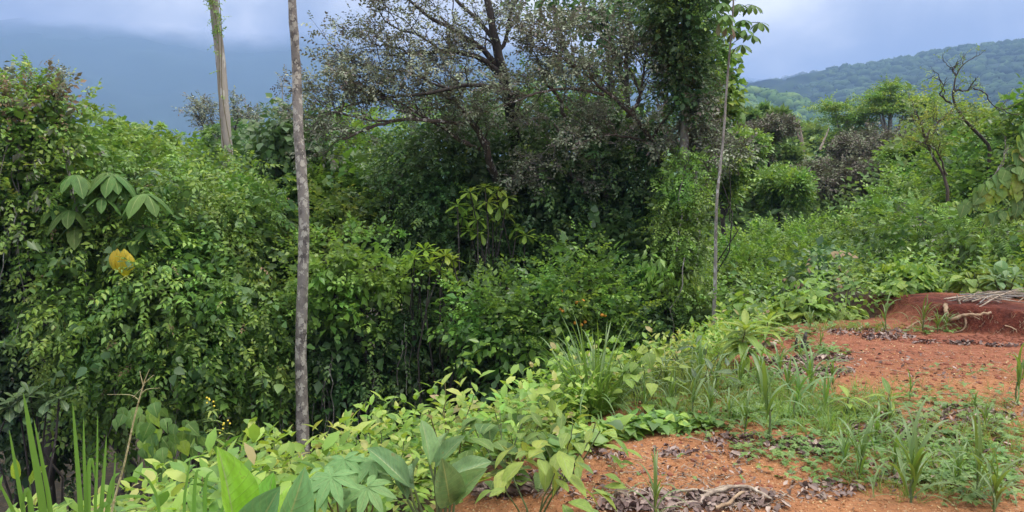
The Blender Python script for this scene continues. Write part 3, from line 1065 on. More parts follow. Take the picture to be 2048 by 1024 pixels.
def mass(name, label, cat, blobs, tpl, mat, dens=38, size=.34, hang=0.0, up=.35, sub=(.28, .55), stem=None, stem_mat='bark_dark', group=None, fill=.35, vines=0, twigs=0,
         bare=0, solid=1.0, extra_foliage=None, seed=None, straight=False, stem_r=None):
    r = np.random.default_rng(seed if seed is not None else abs(hash_(label)) % 100000)
    P, D, S, R = blob_sprigs(blobs, dens, size, hang, up, sub, r=r, fill=0, solid=solid)
    if np.mean([q[2] for q in blobs]) > (12.0 if tpl.startswith('vine_small') else 14.5) and tpl + '_lo' in TPL:
        tpl = tpl + '_lo'
    b0 = blobs[0]
    base = foot(b0[0] if stem is None else stem[0], b0[2] if stem is None else stem[1])
    t = thing(name, label, cat, tuple(base), group)
    b = Bag()
    b.add(*sprigs(P, D, S, tpl, R, r))
    if fill:       # inner backing of larger leaves, interior shade put into their darker tones
        for q in blobs:
            k = q[2] / F
            c = at(*q[:3]); R3 = np.array([q[3] * k, q[5] if len(q) > 5 else .6 * (q[3] + q[4]) * k * .7 + .3, q[4] * k])
            nf = int(4 * math.pi * R3[0] * R3[2] * dens * .9 * fill) + 6
            dn2 = norm(r.normal(0, 1, (nf, 3)))
            b.add(*sprigs(c + dn2 * R3 * r.uniform(.4, .85, (nf, 1)), norm(dn2 * .4 + r.normal(0, .6, dn2.shape)), size * r.uniform(1.3, 2.0, nf), 'fill', r.random(nf) * .3, r))
    kind(b.build('foliage', MATS[mat], t, origin=base), 'stuff')
    if extra_foliage:
        for (tp, mt, frac, sz) in extra_foliage:
            sel = r.random(len(P)) < frac
            if sel.any():
                b = Bag()
                b.add(*sprigs(P[sel] + D[sel] * .12, D[sel], S[sel] * sz, tp + '_lo' if tp + '_lo' in TPL and blobs[0][2] > 12 else tp, R[sel], r))
                kind(b.build('foliage', MATS[mt], t, origin=base), 'stuff')
    # trunk with limbs into each body of leaves
    tops = [at(q[0], q[1] + q[4] * .2, q[2] + .1) for q in blobs]
    sb = Bag()
    top = np.mean(tops, 0)
    trunk = wiggle(base - [0, 0, .3], top, 9, .01 if straight else .10, r)
    rad = stem_r or .03 + .012 * (top[2] - base[2])
    tube(sb, trunk, np.linspace(rad, rad * .5, 9), 8)
    sb.build('trunk', MATS[stem_mat], t, smooth=True, origin=base)
    lb = Bag()
    for q, c in zip(blobs, tops):
        tube(lb, wiggle(trunk[7] if straight else trunk[5], c, 7, .01 if straight else .15, r), np.linspace(rad * .5, rad * .2, 7), 6)
        for _ in range(5 + twigs):
            k = q[2] / F
            e = c + norm(r.normal(0, 1, 3)) * np.array([q[3] * k, .5, q[4] * k]) * r.uniform(.7, 1.0)
            e[1] = min(e[1], c[1] + .2)
            tube(lb, wiggle(c, e, 7, .2, r), np.linspace(rad * .22, .008, 7), 4)
    lb.build('limb', MATS[stem_mat], t, smooth=True, origin=base)['kind'] = 'stuff'
    if vines:
        vb = Bag()
        for _ in range(vines):
            q = blobs[r.integers(0, len(blobs))]
            k = q[2] / F
            a = at(q[0] + r.uniform(-.9, .9) * q[3], q[1] + r.uniform(-.3, .6) * q[4], q[2] - r.uniform(.2, .9))
            ln = r.uniform(.8, 2.6)
            e = a + np.array([r.normal() * .25, r.normal() * .15, -ln])
            e[2] = max(e[2], gh(e[0], e[1]))
            tube(vb, wiggle(a, e, 12, .07, r), r.uniform(.006, .014), 4)
        kind(vb.build('hanging_vines', MATS['bark_grey'], t, smooth=True, origin=base), 'stuff')
    return t


def hash_(s):
    h = 7
    for ch in s:
        h = (h * 131 + ord(ch)) % 1000003
    return h


def limb_tree(name, label, cat, limbs, tpl, mat, bark, size=.26, twig_len=(.5, 1.1), ntw=7, sub_len=(1.0, 2.0), nsub=5, up=.3, rad=.12, leafy=1.0, group=None, base=None, seed=1, flat=1.0, side=None):
    """limbs: list of (points [(px,py,Y)...], r0, r1); branches and twigs grow from each limb, sprigs sit on the twigs"""
    r = np.random.default_rng(seed)
    base = np.array(base if base is not None else at(*limbs[0][0][0]))
    t = thing(name, label, cat, tuple(base), group)
    P, D, S, R = [], [], [], []
    bb = Bag()
    first = True
    for pts, r0, r1 in limbs:
        W = spline([at(*p) if len(p) == 3 and abs(p[0]) > 30 or True else p for p in pts], 22)
        W += np.cumsum(r.normal(0, .012, W.shape), 0) * 1.0
        lb = Bag()
        rr = np.linspace(r0, r1, len(W)) * (1 + .06 * np.sin(np.arange(len(W)) * 1.9))
        tube(lb, W, rr, 8)
        lb.build('trunk' if first else 'limb', MATS[bark], t, smooth=True, origin=base)
        start = 8 if first else 3
        first = False
        if leafy <= 0 and nsub <= 0:
            continue
        tg = norm(np.gradient(W, axis=0))
        for s in range(nsub):
            i = int(r.uniform(start, len(W) - 1)) if s else len(W) - 1
            d0 = norm(tg[i] * .8 + r.normal(0, .55, 3) * np.array([1, .8, .8 * flat]) + np.array([0, 0, up]))
            if s == 0:
                d0 = norm(tg[i] + r.normal(0, .15, 3))
            ln = r.uniform(*sub_len) * (1 - .35 * i / len(W))
            sb = wiggle(W[i], W[i] + d0 * ln, 9, .12, r, sag=-.04)
            tube(bb, sb, np.linspace(max(rr[i] * .36, .010), .005, 9), 5)
            tg2 = norm(np.gradient(sb, axis=0))
            for q in range(ntw):
                j = int(r.uniform(2, 8.99))
                d1 = norm(tg2[j] * .7 + r.normal(0, .6, 3) * np.array([1, 1, .8 * flat]) + np.array([0, 0, up * .6]))
                l2 = r.uniform(*twig_len) * .7
                tw = wiggle(sb[j], sb[j] + d1 * l2, 6, .12, r)
                tube(bb, tw, np.linspace(.005, .002, 6), 3)
                m = max(1, int(round(leafy * l2 * 7)))
                for _ in range(m):
                    u = r.uniform(.25, 1) * 5
                    a = int(min(u, 4)); pt = tw[a] + (tw[a + 1] - tw[a]) * (u - a if u < 5 else 1)
                    P.append(pt); D.append(norm(d1 * .7 + r.normal(0, .6, 3))); S.append(size * r.uniform(.7, 1.25)); R.append(r.random())
    if bb.V:
        bb.build('twigs', MATS[bark], t, smooth=True, origin=base)['kind'] = 'stuff'
    if P:
        b = Bag()
        b.add(*sprigs(np.array(P), np.array(D), np.array(S), tpl + '_lo' if tpl + '_lo' in TPL and base[1] > 12 else tpl, np.array(R), r))
        kind(b.build('foliage', MATS[mat], t, origin=base), 'stuff')
    return t


# ------------------------------------------------------------------ left: vine-draped masses
mass('draped_tree', 'broad tree buried under bright green vines, left of the mottled tall trunk', 'tree',
     [(330, 480, 13.4, 160, 110), (250, 640, 12.9, 120, 150), (400, 620, 12.8, 130, 160), (500, 700, 13.0, 85, 130), (390, 760, 12.8, 130, 90), (200, 560, 12.8, 90, 130), (450, 460, 14.0, 95, 90), (540, 780, 12.9, 40, 60), (260, 780, 13.0, 90, 80)],
     'vine', 'leaf_vine', dens=70, size=.27, hang=.35, vines=30, stem=(350, 14.5), extra_foliage=[('vine_small', 'leaf_yellow_vine', .07, 1.0), ('hang', 'leaf_vine_blue', .08, 1.3), ('heart', 'leaf_vine_blue', .03, 1.3), ('vine_small', 'leaf_tan', .02, .7)])
mass('draped_tree', 'tree mounded with light green vines behind the umbrella-shaped ribbed leaves', 'tree',
     [(290, 380, 14.6, 150, 70), (430, 390, 15.2, 90, 55), (180, 350, 14.2, 90, 70), (490, 430, 14.8, 50, 60)],
     'vine', 'leaf_gloss', dens=66, size=.26, hang=.1, up=.5, stem=(320, 15.5))
mass('draped_tree', 'tall leafy tree with rusty flower heads at its crown, rising highest on the left', 'tree',
     [(30, 270, 12.6, 100, 85), (110, 290, 12.9, 75, 80), (40, 390, 12.6, 110, 90), (-70, 380, 12.6, 90, 150), (130, 400, 13.0, 60, 60)],
     'round', 'leaf_vine', dens=52, size=.28, hang=.2, up=.5, stem=(10, 13.5), vines=14, extra_foliage=[('hang', 'leaf_grey', .16, 1.0), ('vine_small', 'leaf_tan', .06, .7), ('vine_small', 'leaf_yellow_vine', .10, 1.0)])
mass('rusty_climber', 'climbing plant with tan seed heads and greyish leaves at the top of the leafy tree', 'plant',
     [(40, 205, 12.4, 55, 35), (110, 195, 12.5, 30, 45), (10, 230, 12.3, 40, 40)],
     'vine_small', 'leaf_tan', dens=60, size=.15, hang=.0, up=.6, stem=(60, 13), solid=.7, extra_foliage=[('vine', 'leaf_vine', .6, 1.3), ('hang', 'leaf_grey', .2, 1.4)])
for i, (px, py, s_, lb) in enumerate([(52, 150, 30, 'slender leafy shoot standing up left of the grey drooping shoot, against the blue mountain'), (118, 165, 38, 'upright shoot with grey drooping leaves standing out against the blue mountain'), (70, 190, 22, 'short green shoot between the two taller shoots on the rusty crown')]):
    limb_tree('vine_shoot', lb, 'vine', [([(px - 6, py + 60, 12.4), (px, py + 20, 12.4), (px + 2, py - 12, 12.4)], .012, .005)], 'vine_small', 'leaf_vine' if i != 1 else 'leaf_grey', 'stem_green', size=.16, nsub=6, ntw=3, sub_len=(.08, .2), twig_len=(.1, .2), leafy=5, seed=40 + i)
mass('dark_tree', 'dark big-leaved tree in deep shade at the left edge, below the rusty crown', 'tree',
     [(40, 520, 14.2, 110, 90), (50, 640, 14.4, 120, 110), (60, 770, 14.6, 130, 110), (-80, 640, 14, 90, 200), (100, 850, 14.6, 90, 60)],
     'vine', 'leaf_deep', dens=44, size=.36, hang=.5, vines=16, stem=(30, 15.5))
mass('draped_tree', 'sunlit yellow-green vine curtain above the dark tree at the left edge', 'tree',
     [(40, 460, 13.4, 90, 50), (110, 440, 13.6, 50, 50), (-60, 470, 13.2, 60, 60)], 'round', 'leaf_yellow_vine', dens=34, size=.30, hang=.5, stem=(50, 14.5), vines=6)
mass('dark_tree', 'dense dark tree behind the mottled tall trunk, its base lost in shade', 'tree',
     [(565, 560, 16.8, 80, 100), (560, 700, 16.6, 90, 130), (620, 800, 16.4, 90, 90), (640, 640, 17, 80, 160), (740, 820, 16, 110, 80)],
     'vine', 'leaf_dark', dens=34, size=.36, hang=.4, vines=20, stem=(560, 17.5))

# row of glossy trees on the skyline at left
for i, (bl, lb) in enumerate([
    ([(215, 300, 19, 80, 60), (160, 340, 18.5, 60, 60)], 'glossy whorl-leaved tree next to the rusty crown, first of the skyline row'),
    ([(310, 325, 19.5, 85, 55), (260, 300, 20.5, 50, 40)], 'glossy whorl-leaved tree, second of the skyline row, under the blue mountain'),
    ([(405, 335, 19.5, 80, 60), (380, 310, 21, 60, 40)], 'glossy whorl-leaved tree around the pale tall trunk'),
]):
    mass('glossy_tree', lb, 'tree', bl, 'whorl', 'leaf_gloss', dens=30, size=.24, up=.8, stem=(bl[0][0], bl[0][2] + .5), group='glossy trees along the skyline')
mass('glossy_tree', 'darker glossy tree just right of the pale tall trunk', 'tree', [(500, 330, 19, 55, 55), (470, 300, 20, 50, 40), (520, 380, 18.5, 45, 40)], 'whorl', 'leaf_vine_blue', dens=30, size=.27, up=.6, stem=(500, 19.6), group='glossy trees along the skyline')
limb_tree('grey_leaf_tree', 'small purple-grey leaved tree behind the pale tall trunk', 'tree', [([(455, 380, 26), (445, 300, 26), (425, 240, 26)], .10, .03), ([(447, 300, 26), (470, 260, 26), (480, 235, 26)], .06, .02), ([(445, 300, 26), (415, 260, 26), (405, 235, 26)], .06, .02)],
          'vine_small', 'leaf_grey', 'bark_dark', size=.30, nsub=8, ntw=6, sub_len=(.5, 1.0), twig_len=(.3, .8), leafy=1.6, seed=3)
mass('round_tree', 'rounded dark green tree on the skyline between the two tall trunks', 'tree', [(500, 275, 30, 38, 40), (485, 310, 30, 50, 40)], 'vine_small', 'leaf_dark', dens=22, size=.42, stem=(495, 30))
mass('drooping_tree', 'dark tree with large hanging leaves beside the mottled tall trunk', 'tree', [(560, 262, 17, 36, 32), (590, 300, 17, 40, 50), (540, 340, 17.5, 50, 50), (640, 290, 17, 30, 40)], 'heart', 'leaf_dark', dens=40, size=.34, hang=.5, stem=(560, 17.5))
limb_tree('dead_sapling', 'thin leafless sapling on the skyline left of the mottled trunk', 'tree', [([(572, 300, 20), (568, 240, 20), (560, 170, 20)], .025, .008)], 'vine_small', 'leaf_brown', 'bark_grey', nsub=8, ntw=4, sub_len=(.3, .8), twig_len=(.2, .5), leafy=0, seed=4)
mass('understorey_tree', 'brownish tangled tree in the gap left of the mottled trunk', 'tree', [(540, 400, 18, 45, 45), (570, 360, 18.5, 35, 40)], 'vine_small', 'leaf_brown', dens=30, size=.34, stem=(550, 18.5), solid=.8)
mass('understorey_tree', 'mid green vine-hung tree filling the gap left of the mottled trunk', 'tree', [(560, 450, 16.5, 60, 60), (530, 500, 16, 60, 70)], 'vine', 'leaf_vine_blue', dens=36, size=.34, hang=.3, stem=(550, 17))

# right of the mottled trunk
mass('understorey_tree', 'yellow-green tree with fresh hanging leaves behind and right of the mottled trunk', 'tree', [(690, 385, 16.8, 85, 32), (640, 400, 17, 50, 40), (740, 400, 17, 50, 35)], 'pinnate', 'leaf_gloss', dens=24, size=.50, hang=.1, up=.4, stem=(700, 17.5), sub=(.25, .45))
mass('understorey_tree', 'olive green tree below the spreading grey limbs at their left end', 'tree', [(690, 320, 19, 80, 45), (760, 300, 19.5, 60, 50), (640, 350, 19, 50, 40), (800, 350, 19, 60, 60)], 'vine_small', 'leaf_vine', dens=30, size=.36, stem=(720, 19.5))
mass('yellow_tree', 'yellow-tipped bushy tree right beside the mottled trunk with grey seed heads', 'tree', [(665, 440, 15.4, 50, 45), (720, 460, 15.6, 60, 45), (640, 480, 15.2, 40, 40)], 'vine', 'leaf_yellow_vine', dens=34, size=.30, stem=(680, 16), extra_foliage=[('heart', 'leaf_vine_blue', .14, 1.2), ('vine_small', 'leaf_grey', .07, .7)])
mass('lime_bush', 'bright lime-green bush spreading right from the mottled trunk', 'bush', [(670, 530, 13.2, 70, 45), (740, 530, 13.3, 60, 55), (780, 570, 13.2, 50, 32), (650, 590, 13.0, 45, 50), (720, 610, 13.2, 60, 50)], 'round', 'leaf_lime', dens=38, size=.27, up=.5, stem=(700, 14), extra_foliage=[('whorl', 'leaf_gloss', .1, .9)])
mass('draped_bush', 'vine-hung dark green bush below the lime bush, right of the mottled trunk', 'bush', [(690, 680, 13.6, 80, 75), (770, 700, 13.8, 75, 80), (820, 650, 14, 55, 50), (700, 770, 13.8, 85, 60), (640, 700, 13.6, 30, 90)], 'vine_small', 'leaf_vine_blue', dens=42, size=.30, hang=.4, vines=18, stem=(720, 14.6), extra_foliage=[('vine_small', 'leaf_lime', .14, 1.0)])
mass('understorey_tree', 'spindly shaded tree with bare pale fork above the rosette-leaved tree', 'tree', [(790, 430, 16.6, 60, 60), (800, 480, 16.6, 60, 50), (760, 400, 17, 40, 50)], 'pinnate', 'leaf_dark', dens=22, size=.44, stem=(800, 17), solid=.7, twigs=4)

# central dark wall under the grey-leaved trees
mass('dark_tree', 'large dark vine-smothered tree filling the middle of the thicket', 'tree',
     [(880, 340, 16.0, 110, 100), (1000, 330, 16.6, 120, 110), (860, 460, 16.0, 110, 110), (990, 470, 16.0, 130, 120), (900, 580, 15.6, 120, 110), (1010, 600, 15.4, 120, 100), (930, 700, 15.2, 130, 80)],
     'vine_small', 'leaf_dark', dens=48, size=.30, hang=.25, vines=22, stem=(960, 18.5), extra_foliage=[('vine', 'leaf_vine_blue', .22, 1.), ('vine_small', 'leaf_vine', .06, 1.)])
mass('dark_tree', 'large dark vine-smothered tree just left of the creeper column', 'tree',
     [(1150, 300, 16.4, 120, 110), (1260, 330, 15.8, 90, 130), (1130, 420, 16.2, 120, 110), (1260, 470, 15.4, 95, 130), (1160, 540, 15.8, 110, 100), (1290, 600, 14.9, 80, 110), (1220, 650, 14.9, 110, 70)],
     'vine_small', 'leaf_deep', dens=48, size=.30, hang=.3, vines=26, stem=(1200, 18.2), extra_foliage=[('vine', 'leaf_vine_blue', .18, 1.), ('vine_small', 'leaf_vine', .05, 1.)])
mass('understorey_tree', 'fresh green leafy crown glimpsed below the right grey-leaved crown', 'tree', [(1120, 215, 17.2, 70, 35), (1190, 260, 17, 70, 50), (1060, 260, 17.6, 60, 40)], 'vine', 'leaf_vine', dens=34, size=.32, stem=(1130, 17.6))
mass('understorey_tree', 'pale green tree top showing through the grey limbs near the sky gap', 'tree', [(700, 260, 22, 60, 25), (900, 245, 24, 90, 25), (990, 225, 24, 60, 25)], 'vine_small', 'leaf_vine', dens=26, size=.4, stem=(880, 24))

# citrus tree with fruit
cit = mass('orange_tree', 'rounded citrus tree with small oranges in front of the dark thicket', 'tree',
           [(1150, 560, 12.6, 75, 65), (1100, 620, 12.4, 90, 60), (1190, 620, 12.5, 65, 80), (990, 620, 12.6, 65, 60), (1010, 680, 12.4, 90, 60), (1120, 690, 12.3, 90, 50), (930, 640, 12.8, 40, 50), (1230, 660, 12.8, 45, 60)],
           'vine_small', 'leaf_citrus', dens=44, size=.27, up=.6, stem=(1090, 13.4), twigs=6, extra_foliage=[('vine_small', 'leaf_lime', .20, .95)])
V_, T_ = ICO2
fm = mesh_from('orange', V_ * .03 * np.array([1, 1, .93]), T_, smooth=True)
fm.materials.append(MATS['fruit_orange'])
cb = np.array(cit.location)
for px, py in [(1153, 605), (1158, 604), (1166, 602), (1126, 622), (1120, 619), (1122, 582), (1204, 630), (1210, 631), (1150, 646), (1163, 650), (1170, 644)]:
    p = at(px, py, 11.75 + rng.uniform(0, .25))
    o = obj('orange', fm, parent=cit, loc=p - cb)

# lime vine curtain and creeper column
mass('creeper_column', 'tall trunk wholly wrapped in dark creeper, standing up into the clouds', 'tree',
     [(1370, -60, 13.6, 66, 75, .6), (1362, 40, 13.6, 62, 65, .6), (1372, 110, 13.6, 52, 60, .5), (1378, 175, 13.7, 38, 50, .4), (1330, 20, 13.7, 38, 70, .5)],
     'vine_small', 'leaf_dark', dens=120, size=.21, up=.1, hang=.1, sub=(.2, .4), stem=(1378, 13.9), stem_mat='bark_grey', straight=True, vines=0, extra_foliage=[('vine_small', 'leaf_vine', .10, 1.)])
mass('lime_creeper', 'lime-green creeper hanging down the trunk below the dark creeper column', 'vine',
     [(1368, 360, 13.5, 32, 50, .4), (1362, 440, 13.4, 38, 80, .4), (1365, 530, 13.3, 42, 80, .5), (1375, 620, 13.2, 46, 55, .5), (1345, 480, 13.6, 30, 100, .4)],
     'vine_small', 'leaf_gloss', dens=95, size=.19, hang=.6, sub=(.18, .36), stem=(1385, 13.9), straight=True, vines=3, extra_foliage=[('vine_small', 'leaf_lime', .5, 1.1)])
mass('climber', 'loose green climber on the right flank of the dark creeper column', 'vine', [(1425, 110, 15, 22, 60, .3), (1435, 190, 14.9, 20, 50, .3), (1415, 240, 15, 22, 40, .3)], 'heart', 'leaf_vine', dens=34, size=.3, hang=.4, sub=(.12, .25), stem=(1395, 15.3), solid=.8, fill=0, stem_r=.03)
mass('background_tree', 'green tree crown showing behind the grey crown at the top edge beside the creeper column', 'tree', [(1180, 20, 19, 80, 55), (1250, 70, 19, 60, 60), (1110, -30, 19, 60, 40), (1270, -20, 19, 50, 60)], 'vine', 'leaf_vine_blue', dens=17, size=.42, stem=(1220, 19.5), fill=.1, solid=.7, twigs=6, hang=.4)

# greyish broad-leaved tree right of citrus
mass('broadleaf_tree', 'dark tree with big drooping blue-green leaves right of the citrus tree', 'tree', [(1230, 510, 14.4, 60, 45), (1290, 540, 14.2, 50, 50), (1260, 580, 14.0, 70, 50), (1320, 590, 14, 40, 50)], 'heart', 'leaf_vine_blue', dens=36, size=.33, hang=.1, up=.5, stem=(1260, 15), extra_foliage=[('heart', 'leaf_deep', .3, .9)])
mass('broadleaf_tree', 'spray of pale green drooping leaves in front of the lime creeper', 'branch', [(1305, 545, 13.2, 32, 18, .3), (1345, 565, 13.2, 28, 18, .3)], 'hang', 'leaf_lime', dens=30, size=.36, hang=.3, sub=(.14, .25), stem=(1290, 13.8), fill=0)
mass('dark_bush', 'dark low bush under the citrus tree at the foot of the thicket', 'bush', [(1290, 640, 13.0, 70, 50), (1200, 700, 12.6, 70, 40), (1340, 650, 13, 50, 40), (1080, 740, 12.4, 90, 30)], 'vine_small', 'leaf_dark', dens=40, size=.28, stem=(1270, 13.6))
mass('dark_bush', 'dark shaded bush left of the citrus tree behind the shrub bank', 'bush', [(870, 690, 14.2, 60, 60), (880, 770, 14, 80, 50), (960, 760, 13.6, 70, 40)], 'vine', 'leaf_dark', dens=34, size=.34, hang=.3, stem=(890, 14.8), vines=8)

# ------------------------------------------------------------------ tall trunks
def tall_trunk(name, label, pts, widths, bark, base_Y, n=40, seed=0, lump=.04):
    W = spline([at(*p) for p in pts], n)
    b = foot(pts[-1][0], pts[-1][2])
    W = W[::-1]
    W = np.vstack([[b[0], b[1], b[2] - .3], W])
    rr = np.interp(W[:, 2], np.sort([at(*p)[2] for p in pts]), np.array(widths)[::-1][np.argsort(np.sort([at(*p)[2] for p in pts]))])
    r = np.random.default_rng(seed)
    rr = rr * (1 + lump * .4 * r.normal(0, 1, len(rr)))
    t = thing(name, label, 'tree', tuple(b))
    bg = Bag()
    sides = 16
    tube(bg, W, rr, sides)
    V = np.concatenate(bg.V)
    for i in range(len(V)):
        q = V[i]
        V[i] = q + np.array([1, 1, 0]) * .012 * noise.noise(Vector(q * 3.1))
    bg.V = [V]
    bg.build('trunk', MATS[bark], t, smooth=True, origin=b)
    return t, b


tt, tb_ = tall_trunk('tall_tree', 'tall straight trunk mottled with cream and white lichen, nearest the thicket', [(572, -260, 12.2), (584, 0, 12.2), (593, 140, 12.3), (597, 260, 12.2), (608, 420, 12.1), (606, 560, 12.1), (602, 700, 12.1), (606, 880, 12.1)], [.058, .066, .074, .080, .088, .092, .098, .106], 'bark_lichen', 13.8, seed=3)
t2, tb2 = tall_trunk('tall_tree', 'tall pale slightly leaning trunk with a creeper near its top', [(415, -260, 18.4), (428, 0, 18.2), (441, 120, 18.2), (452, 260, 18), (458, 360, 18), (462, 520, 18)], [.085, .10, .115, .115, .13, .15], 'bark_pale', 18, seed=4)
b = Bag(); r = np.random.default_rng(8)
P = []
for py in list(np.linspace(-60, 70, 60)) + [85, 100, 140, 190, 230]:
    c = at(430 + py * .09 + r.uniform(-11, 11), py, 18.0)
    P.append(c)
P = np.array(P)
b.add(*sprigs(P, norm(r.normal(0, 1, P.shape) + [0, -.3, -.6]), .22, 'round', r.random(len(P)), r))
kind(b.build('creeper', MATS['leaf_vine'], t2, origin=tb2), 'stuff')
vb = Bag()
for k in range(2):
    pts = [at(428 + (py * .085) + (6 if k % 2 else -3) + 5 * math.sin(py * .02 + k), py, 17.85) for py in range(-80, 350, 25)]
    tube(vb, pts, .009, 5)
vb.build('climbing_stem', MATS['stem_red'], t2, smooth=True, origin=tb2)['kind'] = 'stuff'

# slender trunk with palmate leaves at its top
t3, tb3 = tall_trunk('slender_tree', 'very slender pale trunk with big palmate leaves at its top, right of the creeper column', [(1470, -60, 12.4), (1466, 20, 12.4), (1456, 140, 12.4), (1446, 280, 12.3), (1434, 400, 12.2), (1430, 560, 12.2), (1427, 640, 12.2)], [.010, .015, .018, .020, .024, .029, .032], 'bark_grey', 12.2, seed=6)


def leaf_mesh(name, geo, mat, scale=1.0):
    me = mesh_from(name, geo[0] * scale, geo[1], smooth=True, uv=geo[2])
    me.materials.append(MATS[mat])
    return me


def place_leaf(me, parent, pos, d, up=(0, 0, 1), s=1.0, spin=0.0, origin=None, name='leaf', wide=1.0):
    R = frames(np.array([d], float), up, np.array([spin]))[0]
    o = bpy.data.objects.new(name, me)
    C.objects.link(o)
    o.parent = parent
    M = Matrix(((R[0, 0], R[0, 1], R[0, 2]), (R[1, 0], R[1, 1], R[1, 2]), (R[2, 0], R[2, 1], R[2, 2]))).to_4x4()
    p = np.asarray(pos, float) - (0 if origin is None else np.asarray(origin))
    o.matrix_local = Matrix.Translation(Vector(p)) @ M @ Matrix.Diagonal((s * wide, s, s, 1))
    return o


lance_drk = [leaf_mesh('leaf', leaf_grid(OBOVATE, 6, arch=.35, seed=i), 'leaf_heart_dark') for i in range(2)]
lb_ = Bag(); r = np.random.default_rng(21)
for k, (px, py, n_) in enumerate([(1505, 10, 8), (1488, 40, 7), (1520, 45, 7), (1445, 5, 8), (1500, -30, 8), (1452, 30, 7), (1478, 8, 8), (1430, 20, 7), (1470, 62, 6), (1484, 90, 5), (1460, 50, 5), (1490, 60, 6), (1505, 70, 5), (1442, -25, 8)]):
    c = at(px, py, 12.3 + r.uniform(-.3, .3))
    j = at(1464, py + 18, 12.4)
    tube(lb_, wiggle(j, c, 6, .05, r, sag=-.1), .006, 4)
    for q in range(n_):
        a = q / n_ * 2 * math.pi + r.uniform(-.2, .2)
        place_leaf(lance_drk[q % 2], t3, c, (math.cos(a), math.sin(a), -.35 + r.uniform(-.2, .2)), s=r.uniform(.17, .25), origin=tb3)
lb_.build('leaf_stalk', MATS['stem_green'], t3, smooth=True, origin=tb3)['kind'] = 'stuff'
for px, py in [(1452, 50), (1438, 45), (1462, 55)]:
    c = at(px, py, 12.25)
    place_leaf(leaf_mesh('withered_leaf', leaf_grid(OBOVATE, 5, arch=.5, seed=9), 'leaf_tan'), t3, c, (r.normal(), r.normal(), -.9), s=.2, origin=tb3, name='withered_leaf')

# ------------------------------------------------------------------ grey-leaved spreading trees
Yg = 14.6
limb_tree('grey_leaf_tree', 'large spreading tree with dull purple-grey leaves and dark bare limbs against the sky', 'tree',
          [([(1085, 560, 17.4), (1060, 420, 17.0), (1035, 280, 16.2), (1018, 178, 14.8), (1000, 90, 14.7), (985, 10, 14.6), (975, -70, 14.6)], .17, .05),
           ([(1020, 182, 14.8), (985, 140, 14.6), (940, 115, 14.4), (890, 105, 14.3), (830, 112, 14.2), (770, 118, 14.0)], .075, .018),
           ([(1018, 170, 14.8), (970, 110, 14.6), (910, 65, 14.4), (850, 30, 14.4), (800, -20, 14.4)], .07, .02),
           ([(1008, 150, 14.9), (985, 70, 15), (930, 10, 15.1), (880, -50, 15.2)], .06, .02),
           ([(1022, 190, 14.8), (960, 175, 14.2), (900, 180, 13.8), (830, 190, 13.6), (760, 200, 13.5), (700, 215, 13.5)], .05, .014),
           ([(1000, 100, 14.7), (1020, 40, 14.8), (1050, -20, 15)], .045, .02),
           ([(830, 112, 14.2), (780, 90, 14.2), (740, 95, 14.2)], .025, .01),
           ([(900, 180, 13.8), (820, 150, 13.6), (760, 145, 13.6), (700, 130, 13.6)], .028, .01),
           ([(890, 105, 14.3), (850, 70, 14.2), (790, 50, 14.1), (770, 20, 14)], .028, .01)],
          'vine_small', 'leaf_grey', 'bark_dark', size=.25, nsub=8, ntw=7, sub_len=(.6, 1.4), twig_len=(.35, .8), leafy=1.08, up=.35, flat=.6, base=foot(1090, 15.6), seed=31)
limb_tree('grey_leaf_tree', 'pale-barked leaning tree with spotted trunk whose grey-leaved limbs reach left over the thicket', 'tree',
          [([(1010, 480, 16.4), (995, 380, 15.6), (975, 320, 14.9), (952, 265, 14.6), (925, 225, 14.4), (905, 205, 14.2)], .11, .035),
           ([(962, 300, 14.9), (925, 285, 14.6), (890, 262, 14.3), (860, 248, 14.1), (800, 232, 13.9)], .045, .014),
           ([(930, 250, 14.5), (860, 243, 14.0), (790, 243, 13.7), (730, 262, 13.5), (690, 285, 13.4)], .045, .016),
           ([(790, 243, 13.7), (730, 235, 13.5), (670, 220, 13.4), (640, 235, 13.4)], .025, .01),
           ([(860, 243, 14.0), (800, 205, 13.8), (730, 180, 13.6), (680, 175, 13.6)], .03, .01),
           ([(905, 205, 14.2), (880, 180, 14.1), (840, 160, 14.0)], .03, .01)],
          'vine_small', 'leaf_grey', 'bark_spotted', size=.25, nsub=8, ntw=7, sub_len=(.5, 1.2), twig_len=(.3, .8), leafy=1.68, up=.5, flat=.6, base=foot(1015, 15.6), seed=32)
limb_tree('grey_leaf_tree', 'wide grey-leaved tree whose crown overlaps the dark creeper column from the left', 'tree',
          [([(1320, 420, 15.2), (1318, 330, 15.0), (1300, 285, 14.7), (1255, 232, 14.3), (1205, 186, 14.0), (1160, 150, 13.8)], .07, .02),
           ([(1255, 232, 14.3), (1280, 190, 14.1), (1250, 130, 14.0), (1210, 90, 14.0)], .04, .012),
           ([(1160, 150, 13.8), (1120, 110, 13.8), (1090, 90, 13.8)], .03, .01),
           ([(1205, 186, 14), (1130, 170, 13.8), (1060, 180, 13.6), (1020, 200, 13.6)], .035, .01),
           ([(1130, 235, 14.4), (1112, 200, 14.2), (1080, 150, 14.1), (1060, 100, 14)], .04, .012),
           ([(1300, 285, 14.7), (1330, 230, 14.2), (1350, 200, 14)], .035, .012),
           ([(1280, 190, 14.1), (1290, 130, 14), (1275, 90, 14)], .03, .01),
           ([(1300, 285, 14.7), (1240, 270, 14.1), (1190, 280, 13.8)], .03, .01)],
          'vine_small', 'leaf_grey', 'bark_spotted', size=.25, nsub=8, ntw=7, sub_len=(.5, 1.2), twig_len=(.3, .8), leafy=1.62, up=.45, flat=.7, base=foot(1322, 15.4), seed=33)
